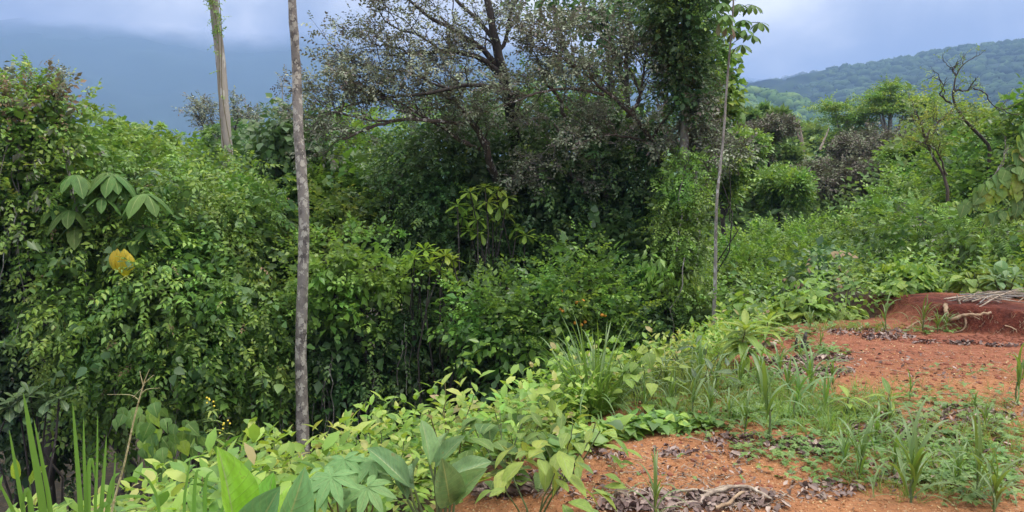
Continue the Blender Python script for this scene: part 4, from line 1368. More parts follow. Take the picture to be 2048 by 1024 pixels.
limb_tree('grey_leaf_tree', 'grey-leaved tree hanging in front of the creeper column beside the slender trunk', 'tree',
          [([(1392, 520, 14.8), (1388, 380, 14.6), (1385, 310, 14.4), (1390, 250, 14.0), (1385, 220, 13.8)], .10, .02),
           ([(1385, 310, 14.4), (1420, 270, 13.9), (1430, 235, 13.7)], .035, .01),
           ([(1388, 320, 14.4), (1350, 290, 14.0), (1330, 270, 13.8)], .035, .01),
           ([(1388, 330, 14.4), (1430, 320, 13.9), (1450, 300, 13.8)], .03, .01)],
          'vine_small', 'leaf_grey', 'bark_grey', size=.25, nsub=7, ntw=6, sub_len=(.35, .8), twig_len=(.25, .6), leafy=2.44, up=.1, flat=.9, base=foot(1395, 14.9), seed=34)
limb_tree('grey_leaf_tree', 'small grey-leaved tree with a white crooked limb in the middle of the dark thicket', 'tree',
          [([(1130, 470, 16), (1138, 380, 15.6), (1139, 330, 15.4), (1120, 275, 15.2), (1095, 245, 15.0), (1070, 243, 14.9)], .05, .02),
           ([(1139, 330, 15.4), (1170, 290, 15), (1205, 284, 14.8), (1240, 290, 14.6)], .025, .01),
           ([(1138, 380, 15.6), (1100, 360, 15.2), (1070, 370, 15)], .02, .008),
           ([(1120, 275, 15.2), (1090, 300, 14.9), (1070, 330, 14.8)], .02, .008),
           ([(1139, 350, 15.4), (1170, 370, 15), (1190, 350, 14.8)], .02, .008)],
          'vine_small', 'leaf_grey', 'bark_grey', size=.25, nsub=6, ntw=6, sub_len=(.4, .9), twig_len=(.3, .7), leafy=1.05, up=.0, flat=.5, base=foot(1130, 16), seed=35)
limb_tree('bare_sapling', 'white-tipped bare sapling left of the large-leaved plant in the shade', 'tree',
          [([(812, 520, 16.2), (815, 430, 16), (812, 400, 15.9), (805, 360, 15.8)], .03, .012), ([(813, 410, 16), (795, 395, 15.8), (770, 380, 15.7)], .014, .006), ([(812, 400, 15.9), (822, 370, 15.8), (826, 350, 15.8)], .014, .006)],
          'vine_small', 'leaf_brown', 'bark_grey', nsub=5, ntw=4, sub_len=(.2, .5), twig_len=(.2, .4), leafy=.5, seed=36, size=.2)
vb = Bag()
tube(vb, spline([at(848, 425, 15.3), at(865, 412, 15.3), at(882, 400, 15.3), at(900, 385, 15.3)], 14), np.linspace(.018, .008, 14), 6)
tag(vb.build('dead_branch', MATS['bark_grey'], smooth=True), 'pale crooked dead branch in the shade left of the large-leaved plant', 'branch')

# ------------------------------------------------------------------ right: middle distance
def dtree(px, pyb, Y, pyt, wpx, name, label, tpl, mat, bark, seed, size=.5, dens_s=9, crown=.55, leafy=1.3, lean=0, up=.35, cat='tree', group=None, flat=.8):
    """a whole tree: px base column, pyt top row, wpx crown half width in pixels"""
    r = np.random.default_rng(seed)
    k = Y / F
    yb = pyt + (pyb - pyt) * .92
    trunk = [(px - lean, pyb, Y), (px - lean * .5 + r.normal() * 4, pyb + (pyt - pyb) * .45, Y), (px, pyt + (pyb - pyt) * .35, Y), (px + r.normal() * 6, pyt + 14, Y)]
    hgt = (pyb - pyt) * k
    limbs = [(trunk, .018 * hgt + .02, .02)]
    for i in range(6):
        f = crown * r.uniform(.25, 1)
        y0 = pyt + (pyb - pyt) * f
        sgn = 1 if i % 2 else -1
        ex = px + sgn * wpx * r.uniform(.45, 1.0)
        ey = pyt + (y0 - pyt) * r.uniform(.1, .75)
        limbs.append(([(px, y0 + 8, Y), (px + (ex - px) * .45, (y0 + ey) / 2 + 4, Y + r.normal() * 1.0), (ex, ey, Y + r.normal() * 1.6)], .010 * hgt + .01, .015))
    sl = wpx * k
    return limb_tree(name, label, cat, limbs, tpl, mat, bark, size=size, nsub=dens_s, ntw=6, sub_len=(.35 * sl, .75 * sl), twig_len=(.2 * sl, .5 * sl), leafy=leafy / max(sl * .35, .3), up=up, flat=flat, base=foot(px - lean, Y), seed=seed, group=group)


# far to near
dtree(1560, 330, 75, 300, 70, 'valley_tree', 'round dark tree low in the valley in front of the hills', 'far', 'leaf_far', 'bark_grey', 60, size=1.6, leafy=1.5)
for i, (px, pyb, Y, pyt, wp, lb) in enumerate([
    (1480, 520, 42, 300, 60, 'mid green tree right behind the slender trunk'),
    (1530, 500, 40, 330, 60, 'leafy green tree in front of the brown crown nearest the slender trunk'),
    (1590, 500, 44, 368, 70, 'shady green tree below the white forked dead snag'),
    (1660, 480, 46, 350, 70, 'green tree low in the gap between the two brown crowns'),
    (1745, 480, 42, 370, 70, 'green tree under the wide brown crown'),
    (1440, 540, 36, 380, 50, 'low green tree seen just left of the slender trunk'),
]):
    dtree(px, pyb, Y, pyt, wp, 'valley_tree', lb, 'far', 'leaf_far', 'bark_dark', 70 + i, size=.85, leafy=1.3, dens_s=12, crown=.8)
mass('valley_thicket', 'green thicket below the valley trees, right of the slender trunk', 'bush', [(1500, 450, 36, 70, 60), (1600, 450, 38, 90, 50), (1700, 450, 36, 90, 50), (1450, 480, 30, 40, 70), (1540, 520, 28, 90, 40), (1640, 500, 30, 90, 40), (1780, 460, 30, 60, 60), (1760, 400, 40, 60, 60)], 'far', 'leaf_far', dens=14, size=.62, stem=(1600, 38), sub=(.6, 1.2))
dtree(1475, 480, 32, 275, 45, 'valley_tree', 'light green airy tree directly right of the slender trunk, rising to the hill', 'far', 'leaf_gloss', 'bark_dark', 121, size=.42, leafy=2.6, dens_s=11, crown=.75)
dtree(1545, 480, 38, 345, 50, 'valley_tree', 'light green tree with small clumped crown just below the hut roofs', 'far', 'leaf_far', 'bark_dark', 122, size=.42, leafy=2.2, dens_s=11, crown=.75)
dtree(1560, 470, 30, 350, 40, 'valley_tree', 'slim green tree with a thin dark trunk in the middle of the valley', 'far', 'leaf_gloss', 'bark_dark', 123, size=.38, leafy=2.2, dens_s=9, crown=.6)
dtree(1535, 420, 34, 245, 45, 'brown_crown_tree', 'dark brown-crowned tree nearest the slender trunk, above the valley', 'far', 'leaf_brown', 'bark_dark', 81, size=0.29, leafy=2.25)
dtree(1695, 500, 33, 342, 70, 'brown_crown_tree', 'brown-crowned tree with a leaning dark trunk in front of the hut roofs', 'far', 'leaf_brown', 'bark_dark', 82, size=0.31, leafy=2.00, lean=-45, dens_s=11)
dtree(1735, 470, 37, 285, 75, 'brown_crown_tree', 'wide flat dark brown crown right of the hut roofs', 'far', 'leaf_brown', 'bark_dark', 83, size=0.33, leafy=2.00, dens_s=12, flat=.5)
dtree(1780, 470, 36, 280, 80, 'brown_crown_tree', 'dark brown crown below the pale-limbed umbrella tree', 'far', 'leaf_brown', 'bark_dark', 84, size=0.33, leafy=2.00, dens_s=12)
dtree(1950, 480, 19, 235, 55, 'slope_tree', 'tall leafy green tree behind the bare crooked tree near the right edge', 'vine_small', 'leaf_vine', 'bark_grey', 131, size=.24, leafy=2.6, dens_s=11, crown=.7)
dtree(1840, 470, 24, 290, 50, 'slope_tree', 'mid green tree rising left of the thin leaning grey trunk', 'far', 'leaf_gloss', 'bark_dark', 132, size=.30, leafy=2.6, dens_s=11, crown=.7)
dtree(1450, 470, 22, 290, 30, 'slope_tree', 'narrow leafy tree immediately behind the slender trunk', 'far', 'leaf_vine', 'bark_dark', 133, size=.30, leafy=2.2, dens_s=9, crown=.8)
# umbrella-shaped trees on pale limbs
for i, (px, Y, tiers, lb) in enumerate([
    (1688, 52, [(1668, 215, 38), (1700, 240, 55), (1716, 262, 45), (1670, 278, 40), (1740, 215, 22)], 'layered feathery green tree, left one of the umbrella-shaped pair'),
    (1778, 50, [(1782, 176, 30), (1760, 195, 45), (1815, 208, 60), (1760, 222, 60), (1838, 235, 35), (1850, 205, 35)], 'tallest umbrella-shaped feathery tree with white forked trunk'),
]):
    limbs = [([(px, 420, Y), (px - 3, 330, Y), (px + 2, 270, Y), (px + 4, 230, Y)], .30, .10)]
    for (tx, ty, tw) in tiers:
        limbs.append(([(px, 285, Y), (px + (tx - px) * .5, (285 + ty) / 2 + 10, Y), (tx, ty, Y)], .13, .03))
    t = limb_tree('umbrella_tree', lb, 'tree', limbs, 'vine_small', 'leaf_far', 'bark_grey', size=.8, nsub=2, ntw=2, sub_len=(.5, 1), twig_len=(.3, .6), leafy=.4, seed=90 + i, base=foot(px, Y), group='umbrella-shaped trees above the valley')
    r = np.random.default_rng(95 + i)
    P = []
    for (tx, ty, tw) in tiers:
        m = int(tw * 5)
        a = norm(r.normal(0, 1, (m, 3))) * (r.random((m, 1)) ** .4)
        P.append(at(tx, ty, Y) + a * np.array([tw * Y / F, tw * Y / F * .8, 10 * Y / F]))
    P = np.concatenate(P)
    b = Bag(); b.add(*sprigs(P, norm(r.normal(0, 1, P.shape) * [1, 1, .3] + [0, 0, .3]), .75 * r.uniform(.7, 1.2, len(P)), 'vine_small', r.random(len(P)), r))
    kind(b.build('foliage', MATS['leaf_vine'], t, origin=foot(px, Y)), 'stuff')
# dead snags
limb_tree('dead_snag', 'white forked dead snag standing behind the hut roofs', 'tree', [([(1612, 330, 55), (1606, 290, 55), (1600, 240, 55)], .16, .04), ([(1606, 290, 55), (1597, 270, 55), (1595, 262, 55)], .08, .04)], 'vine_small', 'leaf_brown', 'wood_pale', nsub=2, ntw=1, sub_len=(.4, .8), twig_len=(.3, .5), leafy=0, seed=97, base=foot(1612, 55))
limb_tree('dead_snag', 'thin bent dead branch standing right of the white forked snag', 'tree', [([(1640, 300, 50), (1650, 275, 50), (1656, 258, 50)], .09, .03)], 'vine_small', 'leaf_brown', 'wood_pale', nsub=2, ntw=1, sub_len=(.3, .6), twig_len=(.3, .5), leafy=0, seed=98, base=foot(1640, 50))
dtree(1530, 430, 38, 225, 30, 'sparse_tree', 'sparse tree with dense upright leaf clumps above the green crowns right of the slender trunk', 'whorl', 'leaf_far', 'bark_dark', 99, size=.8, leafy=.9, dens_s=5, lean=-30)

# huts
def hut(label, cx_, cy__, Y, w_, d_, h_, roof):
    c = at(cx_, cy__, Y)
    t = thing('hut', label, 'hut', tuple(c - [0, 0, h_]), 'huts in the valley')
    x, y = w_ / 2, d_ / 2
    V = [(-x, -y, -9), (x, -y, -9), (x, y, -9), (-x, y, -9), (-x, -y, h_), (x, -y, h_), (x, y, h_), (-x, y, h_)]
    Q = [(0, 1, 5, 4), (1, 2, 6, 5), (2, 3, 7, 6), (3, 0, 4, 7), (4, 5, 6, 7)]
    obj('wall', mesh_from('wall', V, Q), MATS['wall_cream'], t)
    e = .5; rh = .14 * d_
    V = [(-x - e, -y - e, h_ - .05), (x + e, -y - e, h_ - .05), (x + e, y + e, h_ - .05), (-x - e, y + e, h_ - .05), (-x - e, 0, h_ + rh), (x + e, 0, h_ + rh)]
    V += [(a, b_, c_ + .12) for a, b_, c_ in V]
    T = [(0, 1, 5, 4), (2, 3, 4, 5), (6, 10, 11, 7), (8, 11, 10, 9), (0, 6, 7, 1), (2, 8, 9, 3), (0, 4, 10, 6), (4, 3, 9, 10), (1, 7, 11, 5), (5, 11, 8, 2)]
    obj('roof', mesh_from('roof', V, T), MATS[roof], t)
    for k in (-.25, .25):
        V = [(k * w_ - .5, -y - .04, h_ - 1.7), (k * w_ + .5, -y - .04, h_ - 1.7), (k * w_ + .5, -y - .04, h_ - .7), (k * w_ - .5, -y - .04, h_ - .7)]
        V += [(a, b_ + .03, c_) for a, b_, c_ in V]
        obj('window', mesh_from('window', V, [(0, 1, 2, 3), (0, 4, 5, 1), (1, 5, 6, 2), (2, 6, 7, 3), (3, 7, 4, 0)]), MATS['litter'], t)
    t.rotation_euler = (0, 0, .15)
    return t


hut('small hut with a turquoise roof, highest of the valley huts', 1604, 303, 430, 9, 7, 4, 'roof_turquoise')
hut('long low hut with a white roof left of the brown crown', 1594, 315, 425, 16, 8, 3.5, 'roof_white')
hut('hut with a pale roof showing through the brown crowns', 1672, 318, 425, 12, 8, 3.5, 'roof_white')

# bright compound-leaved tree and lower greens
mass('bright_tree', 'low spreading bright green feathery-leaved tree beyond the clearing', 'tree', [(1500, 520, 17, 75, 25), (1570, 495, 18, 85, 26), (1640, 490, 18.5, 70, 24), (1600, 530, 17, 80, 26), (1470, 555, 16, 50, 24), (1540, 550, 16, 60, 24)], 'vine_small', 'leaf_gloss', dens=60, size=.26, up=.9, sub=(.22, .5), stem=(1560, 18), extra_foliage=[('vine_small', 'leaf_lime', .7, 1)])
mass('roadside_bush', 'mixed green bush below the bright feathery tree, right of the slender trunk', 'bush', [(1470, 600, 13, 55, 30), (1550, 590, 14, 60, 30), (1620, 570, 14, 70, 34), (1430, 620, 12.6, 30, 30)], 'round', 'leaf_vine', dens=44, size=.24, up=.6, sub=(.2, .4), stem=(1530, 14), extra_foliage=[('vine_small', 'leaf_lime', .2, 1)])
mass('roadside_bush', 'tangled bush with pale pinkish young leaves left of the bright-topped shrub', 'bush', [(1680, 560, 14, 60, 34), (1720, 600, 12.6, 40, 34), (1650, 610, 12.5, 40, 20), (1700, 520, 15, 50, 30)], 'vine', 'leaf_vine_blue', dens=44, size=.26, up=.6, sub=(.2, .4), stem=(1690, 14), extra_foliage=[('vine', 'leaf_yellow_vine', .15, 1), ('vine', 'leaf_grey', .06, 1)])
mass('red_dotted_shrub', 'dark-leaved shrub with orange dying leaves beyond the clearing', 'shrub', [(1628, 535, 12.5, 26, 34, .3), (1620, 560, 12.3, 24, 20, .3)], 'heart', 'leaf_dark', dens=34, size=.26, hang=.5, sub=(.15, .3), stem=(1625, 12.8), extra_foliage=[('heart', 'leaf_tan', .14, .9)])
mass('thorny_bush', 'olive feathery bush between the bright-topped shrub and the right edge', 'bush', [(1820, 470, 14, 60, 50), (1900, 480, 13.5, 70, 40), (1960, 470, 12.5, 70, 50), (1880, 540, 13, 60, 34), (2040, 480, 12, 60, 50)], 'pinnate', 'leaf_vine', dens=46, size=.24, up=.6, sub=(.2, .42), stem=(1880, 14), extra_foliage=[('vine_small', 'leaf_grey', .06, 1.), ('round', 'leaf_yellow_vine', .1, .9)])
mass('understorey_tree', 'dense rounded mid green tree left of the thin grey leaning trunk', 'tree', [(1790, 430, 17, 60, 50), (1740, 460, 17.5, 45, 40), (1850, 380, 18, 60, 55), (1800, 480, 16, 60, 40)], 'vine_small', 'leaf_vine', dens=46, size=.30, up=.5, stem=(1800, 18), extra_foliage=[('vine_small', 'leaf_lime', .15, 1)])
mass('understorey_tree', 'tall yellow-tipped tree rising behind the bare dark tree', 'tree', [(1880, 300, 19, 60, 60), (1860, 240, 20, 40, 40), (1930, 330, 18.5, 55, 60), (1960, 260, 19, 40, 40)], 'vine_small', 'leaf_yellow_vine', dens=24, size=.36, up=.4, stem=(1890, 19.5), fill=.1, solid=.7)
mass('understorey_tree', 'dark green tree filling the right edge below the heart-leaved branch', 'tree', [(2000, 320, 16, 80, 60), (2050, 260, 15.5, 50, 60), (1960, 400, 15.5, 80, 60), (2050, 400, 15, 60, 60), (2100, 300, 15, 50, 120)], 'vine', 'leaf_vine', dens=42, size=.32, up=.4, stem=(2010, 17), extra_foliage=[('vine', 'leaf_dark', .4, 1)])
mass('dark_bush', 'dark bush in the hollow right of the bright-topped shrub', 'bush', [(1890, 580, 12.5, 50, 30), (1840, 610, 12.0, 60, 20), (1860, 520, 14, 40, 30)], 'vine_small', 'leaf_dark', dens=46, size=.24, stem=(1880, 13))
limb_tree('bare_tree', 'bare dark crooked tree reaching up before the hills at the right', 'tree',
          [([(1985, 470, 15), (1978, 340, 15), (1974, 290, 15), (1930, 245, 14.8), (1903, 210, 14.8), (1902, 185, 14.8), (1912, 150, 14.8), (1935, 128, 14.8)], .045, .006),
           ([(1903, 210, 14.8), (1886, 185, 14.8), (1880, 160, 14.8)], .02, .006),
           ([(1905, 190, 14.8), (1930, 185, 14.8), (1948, 175, 14.8)], .02, .008),
           ([(1912, 150, 14.8), (1908, 130, 14.8)], .015, .006),
           ([(1948, 175, 14.8), (1980, 200, 14.6), (2010, 215, 14.6)], .014, .006)],
          'vine_small', 'leaf_vine', 'bark_dark', size=.16, nsub=4, ntw=3, sub_len=(.2, .6), twig_len=(.15, .3), leafy=.4, seed=110, base=foot(1985, 15))
limb_tree('leaning_tree', 'thin grey trunk with a dark leaning limb and yellow leaves ', 'tree',
          [([(1898, 520, 14.6), (1900, 430, 14.6), (1895, 360, 14.6), (1870, 310, 14.6), (1845, 240, 14.6), (1835, 215, 14.6)], .04, .012),
           ([(1895, 350, 14.6), (1870, 300, 14.4), (1850, 290, 14.4)], .02, .01), ([(1858, 275, 14.6), (1880, 240, 14.5), (1900, 235, 14.5)], .02, .008)],
          'vine_small', 'leaf_yellow_vine', 'bark_spotted', size=.2, nsub=6, ntw=5, sub_len=(.3, .7), twig_len=(.2, .5), leafy=1.4, seed=111, base=foot(1898, 14.6))
limb_tree('dead_branch', 'pale dead branch slanting among the leaves near the right edge', 'branch', [([(1975, 420, 12.5), (1985, 370, 12.5), (2000, 330, 12.5), (2012, 290, 12.5)], .014, .006), ([(1980, 390, 12.4), (2010, 365, 12.3), (2060, 340, 12.2)], .022, .016)],
          'vine_small', 'leaf_vine', 'bark_grey', size=.14, nsub=3, ntw=2, sub_len=(.2, .4), twig_len=(.15, .3), leafy=0, seed=112, base=foot(1975, 12.5))

# ------------------------------------------------------------------ plants with large leaves, each leaf its own part
LEAF = {
    'heart': [leaf_mesh('leaf', leaf_grid(HEART, 6, arch=a, fold=.08, seed=i), 'leaf_heart') for i, a in enumerate((.15, .3, .45))],
    'heart_dark': [leaf_mesh('leaf', leaf_grid(HEART, 6, arch=a, fold=.08, seed=i), 'leaf_heart_dark') for i, a in enumerate((.15, .3, .45))],
    'heart_gold': [leaf_mesh('leaf', leaf_grid(HEART, 6, arch=a, fold=.08, seed=i), 'leaf_near') for i, a in enumerate((.2, .4))],
    'near': [leaf_mesh('leaf', leaf_grid(ELLIPTIC, 6, arch=a, fold=f, seed=i), 'leaf_near') for i, (a, f) in enumerate(((.1, .15), (.25, .2), (.4, .1), (.3, .3)))],
    'oval_green': [leaf_mesh('leaf', leaf_grid(ELLIPTIC, 6, arch=a, fold=f, seed=i), 'leaf_heart') for i, (a, f) in enumerate(((.1, .15), (.3, .2), (.4, .1)))],
    'oval_dark': [leaf_mesh('leaf', leaf_grid(OBOVATE, 6, arch=a, fold=f, seed=i), 'leaf_big_dark') for i, (a, f) in enumerate(((.1, .12), (.3, .15)))],
    'obovate': [leaf_mesh('leaf', leaf_grid(OBOVATE, 6, arch=a, fold=f, seed=i), 'leaf_big_green') for i, (a, f) in enumerate(((.1, .12), (.3, .15)))],
    'obovate_grey': [leaf_mesh('leaf', leaf_grid(OBOVATE, 6, arch=a, fold=f, seed=i), 'leaf_big_grey') for i, (a, f) in enumerate(((.1, .12), (.3, .15)))],
    'lance': [leaf_mesh('leaf', leaf_grid(LANCE, 7, arch=a, fold=f, seed=i), 'leaf_heart') for i, (a, f) in enumerate(((.2, .2), (.5, .2), (.8, .2)))],
    'paddle': [leaf_mesh('leaf', leaf_grid(PADDLE, 12, cross=3, arch=a, fold=f, wave=.10, seed=i), 'leaf_big_green') for i, (a, f) in enumerate(((.12, .3), (.3, .18), (.2, .5)))],
    'paddle_grey': [leaf_mesh('leaf', leaf_grid(PADDLE, 12, cross=3, arch=a, fold=f, wave=.08, seed=i), 'leaf_big_grey') for i, (a, f) in enumerate(((.12, .25), (.3, .35)))],
    'teak': [leaf_mesh('leaf', leaf_grid([(0, .02), (.15, .17), (.5, .32), (.8, .25), (.95, .09), (1, 0)], 9, cross=3, arch=1.05, fold=-.10, wave=.05, seed=3), 'leaf_teak')],
    'golden': [leaf_mesh('leaf', leaf_grid([(0, .02), (.15, .14), (.5, .26), (.8, .2), (.95, .07), (1, 0)], 8, cross=2, arch=.6, fold=-.12, seed=3), 'leaf_golden')],
}


def rosette(t, origin, c, n, kd, size, el=(-.3, .5), r=rng, axis=None):
    a0 = r.uniform(0, 6)
    for q in range(n):
        a = a0 + q * 2.4 + r.uniform(-.2, .2)
        e = el[0] + (el[1] - el[0]) * (q / max(n - 1, 1)) + r.uniform(-.12, .12)
        d = np.array([math.cos(a) * math.cos(e), math.sin(a) * math.cos(e), math.sin(e)])
        place_leaf(LEAF[kd][r.integers(0, len(LEAF[kd]))], t, c + d * .01, d, s=size * r.uniform(.75, 1.15) * (1 - .25 * q / n), origin=origin)


def rosette_plant(name, label, cat, base, tips, kd, size, n=10, el=(-.3, .6), stem='stem_green', seed=0, rad=.012, group=None):
    r = np.random.default_rng(seed)
    base = np.asarray(base, float)
    t = thing(name, label, cat, tuple(base), group)
    root = base + 0
    for k, c in enumerate(tips):
        c = np.asarray(c, float)
        sb = Bag()
        tube(sb, wiggle(root - [0, 0, .05], c, 8, .08, r), np.linspace(rad * 1.5, rad * .6, 8), 6)
        sb.build('stem', MATS[stem], t, smooth=True, origin=base)
        rosette(t, base, c, n, kd, size, el, r)
    return t


rosette_plant('rosette_tree', 'small tree with rosettes of pale blue-green leaves in front of the dark thicket', 'tree', foot(860, 13.6),
              [at(x, y, 13 + (i % 3) * .2) for i, (x, y) in enumerate([(830, 515), (850, 500), (868, 505), (890, 512), (905, 520), (835, 540), (862, 530), (880, 545), (905, 555), (912, 575), (822, 525)])], 'obovate', .28, n=11, el=(-.4, 1.0), stem='bark_dark', seed=5, rad=.02)
rosette_plant('broad_leaved_tree', 'tree with broad light green leaves drooping against the dark thicket', 'tree', foot(965, 14.4),
              [at(x, y, 13.8 + (i % 3) * .2) for i, (x, y) in enumerate([(940, 385), (970, 375), (995, 380), (1015, 395), (915, 410), (945, 415), (975, 405), (1000, 415), (925, 435), (955, 440), (985, 435), (1010, 430), (960, 465), (940, 460), (1035, 455), (1050, 470)])], 'obovate', .29, n=9, el=(-.7, .6), stem='bark_dark', seed=6, rad=.02)
rosette_plant('shade_plant', 'dark plant with large glossy rosettes low at the left edge, in deep shade', 'plant', foot(70, 11),
              [at(x, y, 10.2) for x, y in [(60, 790), (35, 800), (95, 800), (118, 797), (75, 820), (50, 830), (20, 815)]], 'oval_dark', .30, n=10, el=(-.4, .9), stem='bark_dark', seed=7, rad=.02)
rosette_plant('shade_plant', 'dark plant with big hanging leaves low against the thicket left of the citrus tree', 'plant', foot(1000, 14.6),
              [at(x, y, 13.8) for x, y in [(930, 545), (960, 530), (985, 540), (1010, 520), (940, 575), (970, 560)]], 'oval_dark', .36, n=9, el=(-.6, .3), stem='bark_dark', seed=8, rad=.015)
rosette_plant('shade_plant', 'small dark big-leaved sprig growing beside the foot of the mottled trunk', 'plant', foot(630, 13.2), [at(622, 650, 12.9), at(630, 662, 12.9)], 'oval_dark', .20, n=7, el=(-.5, .6), stem='bark_dark', seed=9, rad=.006)

# umbrella-like ribbed leaves
tk = thing('ribbed_leaf_tree', 'young tree with umbrella-like whorls of big ribbed leaves above the vine-covered mass', 'tree', tuple(foot(230, 12.6)))
tkb = np.array(tk.location); r = np.random.default_rng(44)
sb = Bag(); tube(sb, spline([tkb, at(235, 560, 12.8), at(222, 440, 12.5), at(215, 385, 12.2)], 14), np.linspace(.05, .02, 14), 8); sb.build('trunk', MATS['stem_green'], tk, smooth=True, origin=tkb)
for (px, py, s_, n_) in [(150, 350, .40, 7), (185, 375, .42, 8), (225, 350, .40, 8), (237, 366, .42, 8), (290, 388, .46, 8), (215, 345, .36, 6), (115, 412, .42, 7), (140, 420, .40, 6), (150, 450, .36, 5), (262, 478, .34, 6), (300, 455, .36, 6), (205, 395, .3, 5)]:
    c = at(px, py, 11.9 + r.uniform(-.2, .2))
    sb = Bag()
    tube(sb, wiggle(at(222 + (px - 222) * .25, min(py + 55, 470), 12.45), c, 7, .06, r), np.linspace(.018, .01, 7), 6)
    sb.build('stem', MATS['stem_green'], tk, smooth=True, origin=tkb)
    for q in range(n_):
        a = q / n_ * 2 * math.pi + r.uniform(-.15, .15)
        place_leaf(LEAF['teak'][0], tk, c, (math.cos(a), math.sin(a) * 1, .10 + r.uniform(-.12, .12)), s=s_ * .92 * r.uniform(.8, 1.1), origin=tkb)
ge = thing('golden_leaf_sprig', 'cluster of big golden-yellow dying leaves hanging on the vine-covered mass', 'leaves', tuple(at(240, 505, 11.4)))
for q, (dx, ln) in enumerate([(-1.1, .22), (-.7, .27), (-.35, .30), (.0, .32), (.35, .30), (.7, .28), (1.1, .22)]):
    place_leaf(LEAF['golden'][0], ge, np.array([dx * .11, -.03 * (q % 2), .03 * (q % 3)]), (dx * .3, -.25 + .1 * (q % 2), -.9), up=(dx * .4, -1, .3), s=ln * 1.25)

# ------------------------------------------------------------------ label helper for the many plants of the bank and the clearing
MARKS = [(603, 830, 'the foot of the mottled trunk'), (1185, 740, 'the big grass clump'), (200, 1000, 'the tall spiky grass'), (500, 960, 'the bright paddle leaves'), (860, 930, 'the grey-green paddle leaves'),
         (680, 960, 'the lobed hand-shaped leaves'), (330, 850, 'the heart-leaved climber'), (420, 830, 'the yellow-flowered weed'), (1535, 700, 'the whitish log'), (1430, 620, 'the slender trunk'), (1490, 690, 'the long-leaved sapling'),
         (1100, 940, 'the near corner of the orange soil'), (60, 820, 'the shaded rosette plant'), (1620, 640, 'the heart-leaved shrubs'), (1440, 1000, 'the leaf-litter pile with roots'), (1810, 600, 'the bright-topped shrub'),
         (1900, 640, 'the exposed root in the bank'), (2000, 600, 'the stick heap on the bank'), (1660, 980, 'the small litter patch'), (1605, 700, 'the charred stump'), (1230, 870, 'the tip of the orange soil'), (1090, 690, 'the citrus tree'), (880, 760, 'the dark shaded bush')]


def where(px, py):
    ds = sorted((math.hypot(px - mx_, (py - my_) * 1.5), mx_, my_, nm_) for mx_, my_, nm_ in MARKS)
    out_ = []
    for dd_, mx_, my_, nm_ in ds[:2]:
        dx, dy = px - mx_, py - my_
        if dd_ < 28:
            rel = 'right at'
        elif abs(dx) > abs(dy) * 1.2:
            rel = ('right of' if dx > 0 else 'left of') if dd_ < 110 else ('well right of' if dx > 0 else 'well left of')
        else:
            rel = 'in front of' if dy > 0 else 'behind'
        out_.append((rel, nm_))
    return out_


SEEN_LABELS = set()


def place_label(look, px, py, looks=()):
    (r1, n1_), (r2, n2_) = where(px, py)
    for lk in (look, *looks):
        for c in (f'{lk} {r1} {n1_}', f'{lk} {r2} {n2_}', f'{lk} between {n1_} and {n2_}'):
            if len(c.split()) <= 16 and c not in SEEN_LABELS:
                SEEN_LABELS.add(c)
                return c
    for extra in ('lower ', 'taller ', 'smaller ', 'fuller ', 'thinner ', 'paler ', 'leaning ', 'second '):
        c = f'{extra}{look} {r1} {n1_}'
        if c not in SEEN_LABELS:
            SEEN_LABELS.add(c)
            return c
    return f'{look} {r1} {n1_}'


def copy_thing(src, loc, rz, s, label, group):
    c = src.copy()
    C.objects.link(c)
    c.location = loc
    c.rotation_euler = (0, 0, rz)
    c.scale = (s, s, s)
    c['label'] = label
    c['group'] = group
    for ch in src.children:
        d = ch.copy()
        C.objects.link(d)
        d.parent = c
        for g in ch.children:
            e_ = g.copy(); C.objects.link(e_); e_.parent = d
    return c


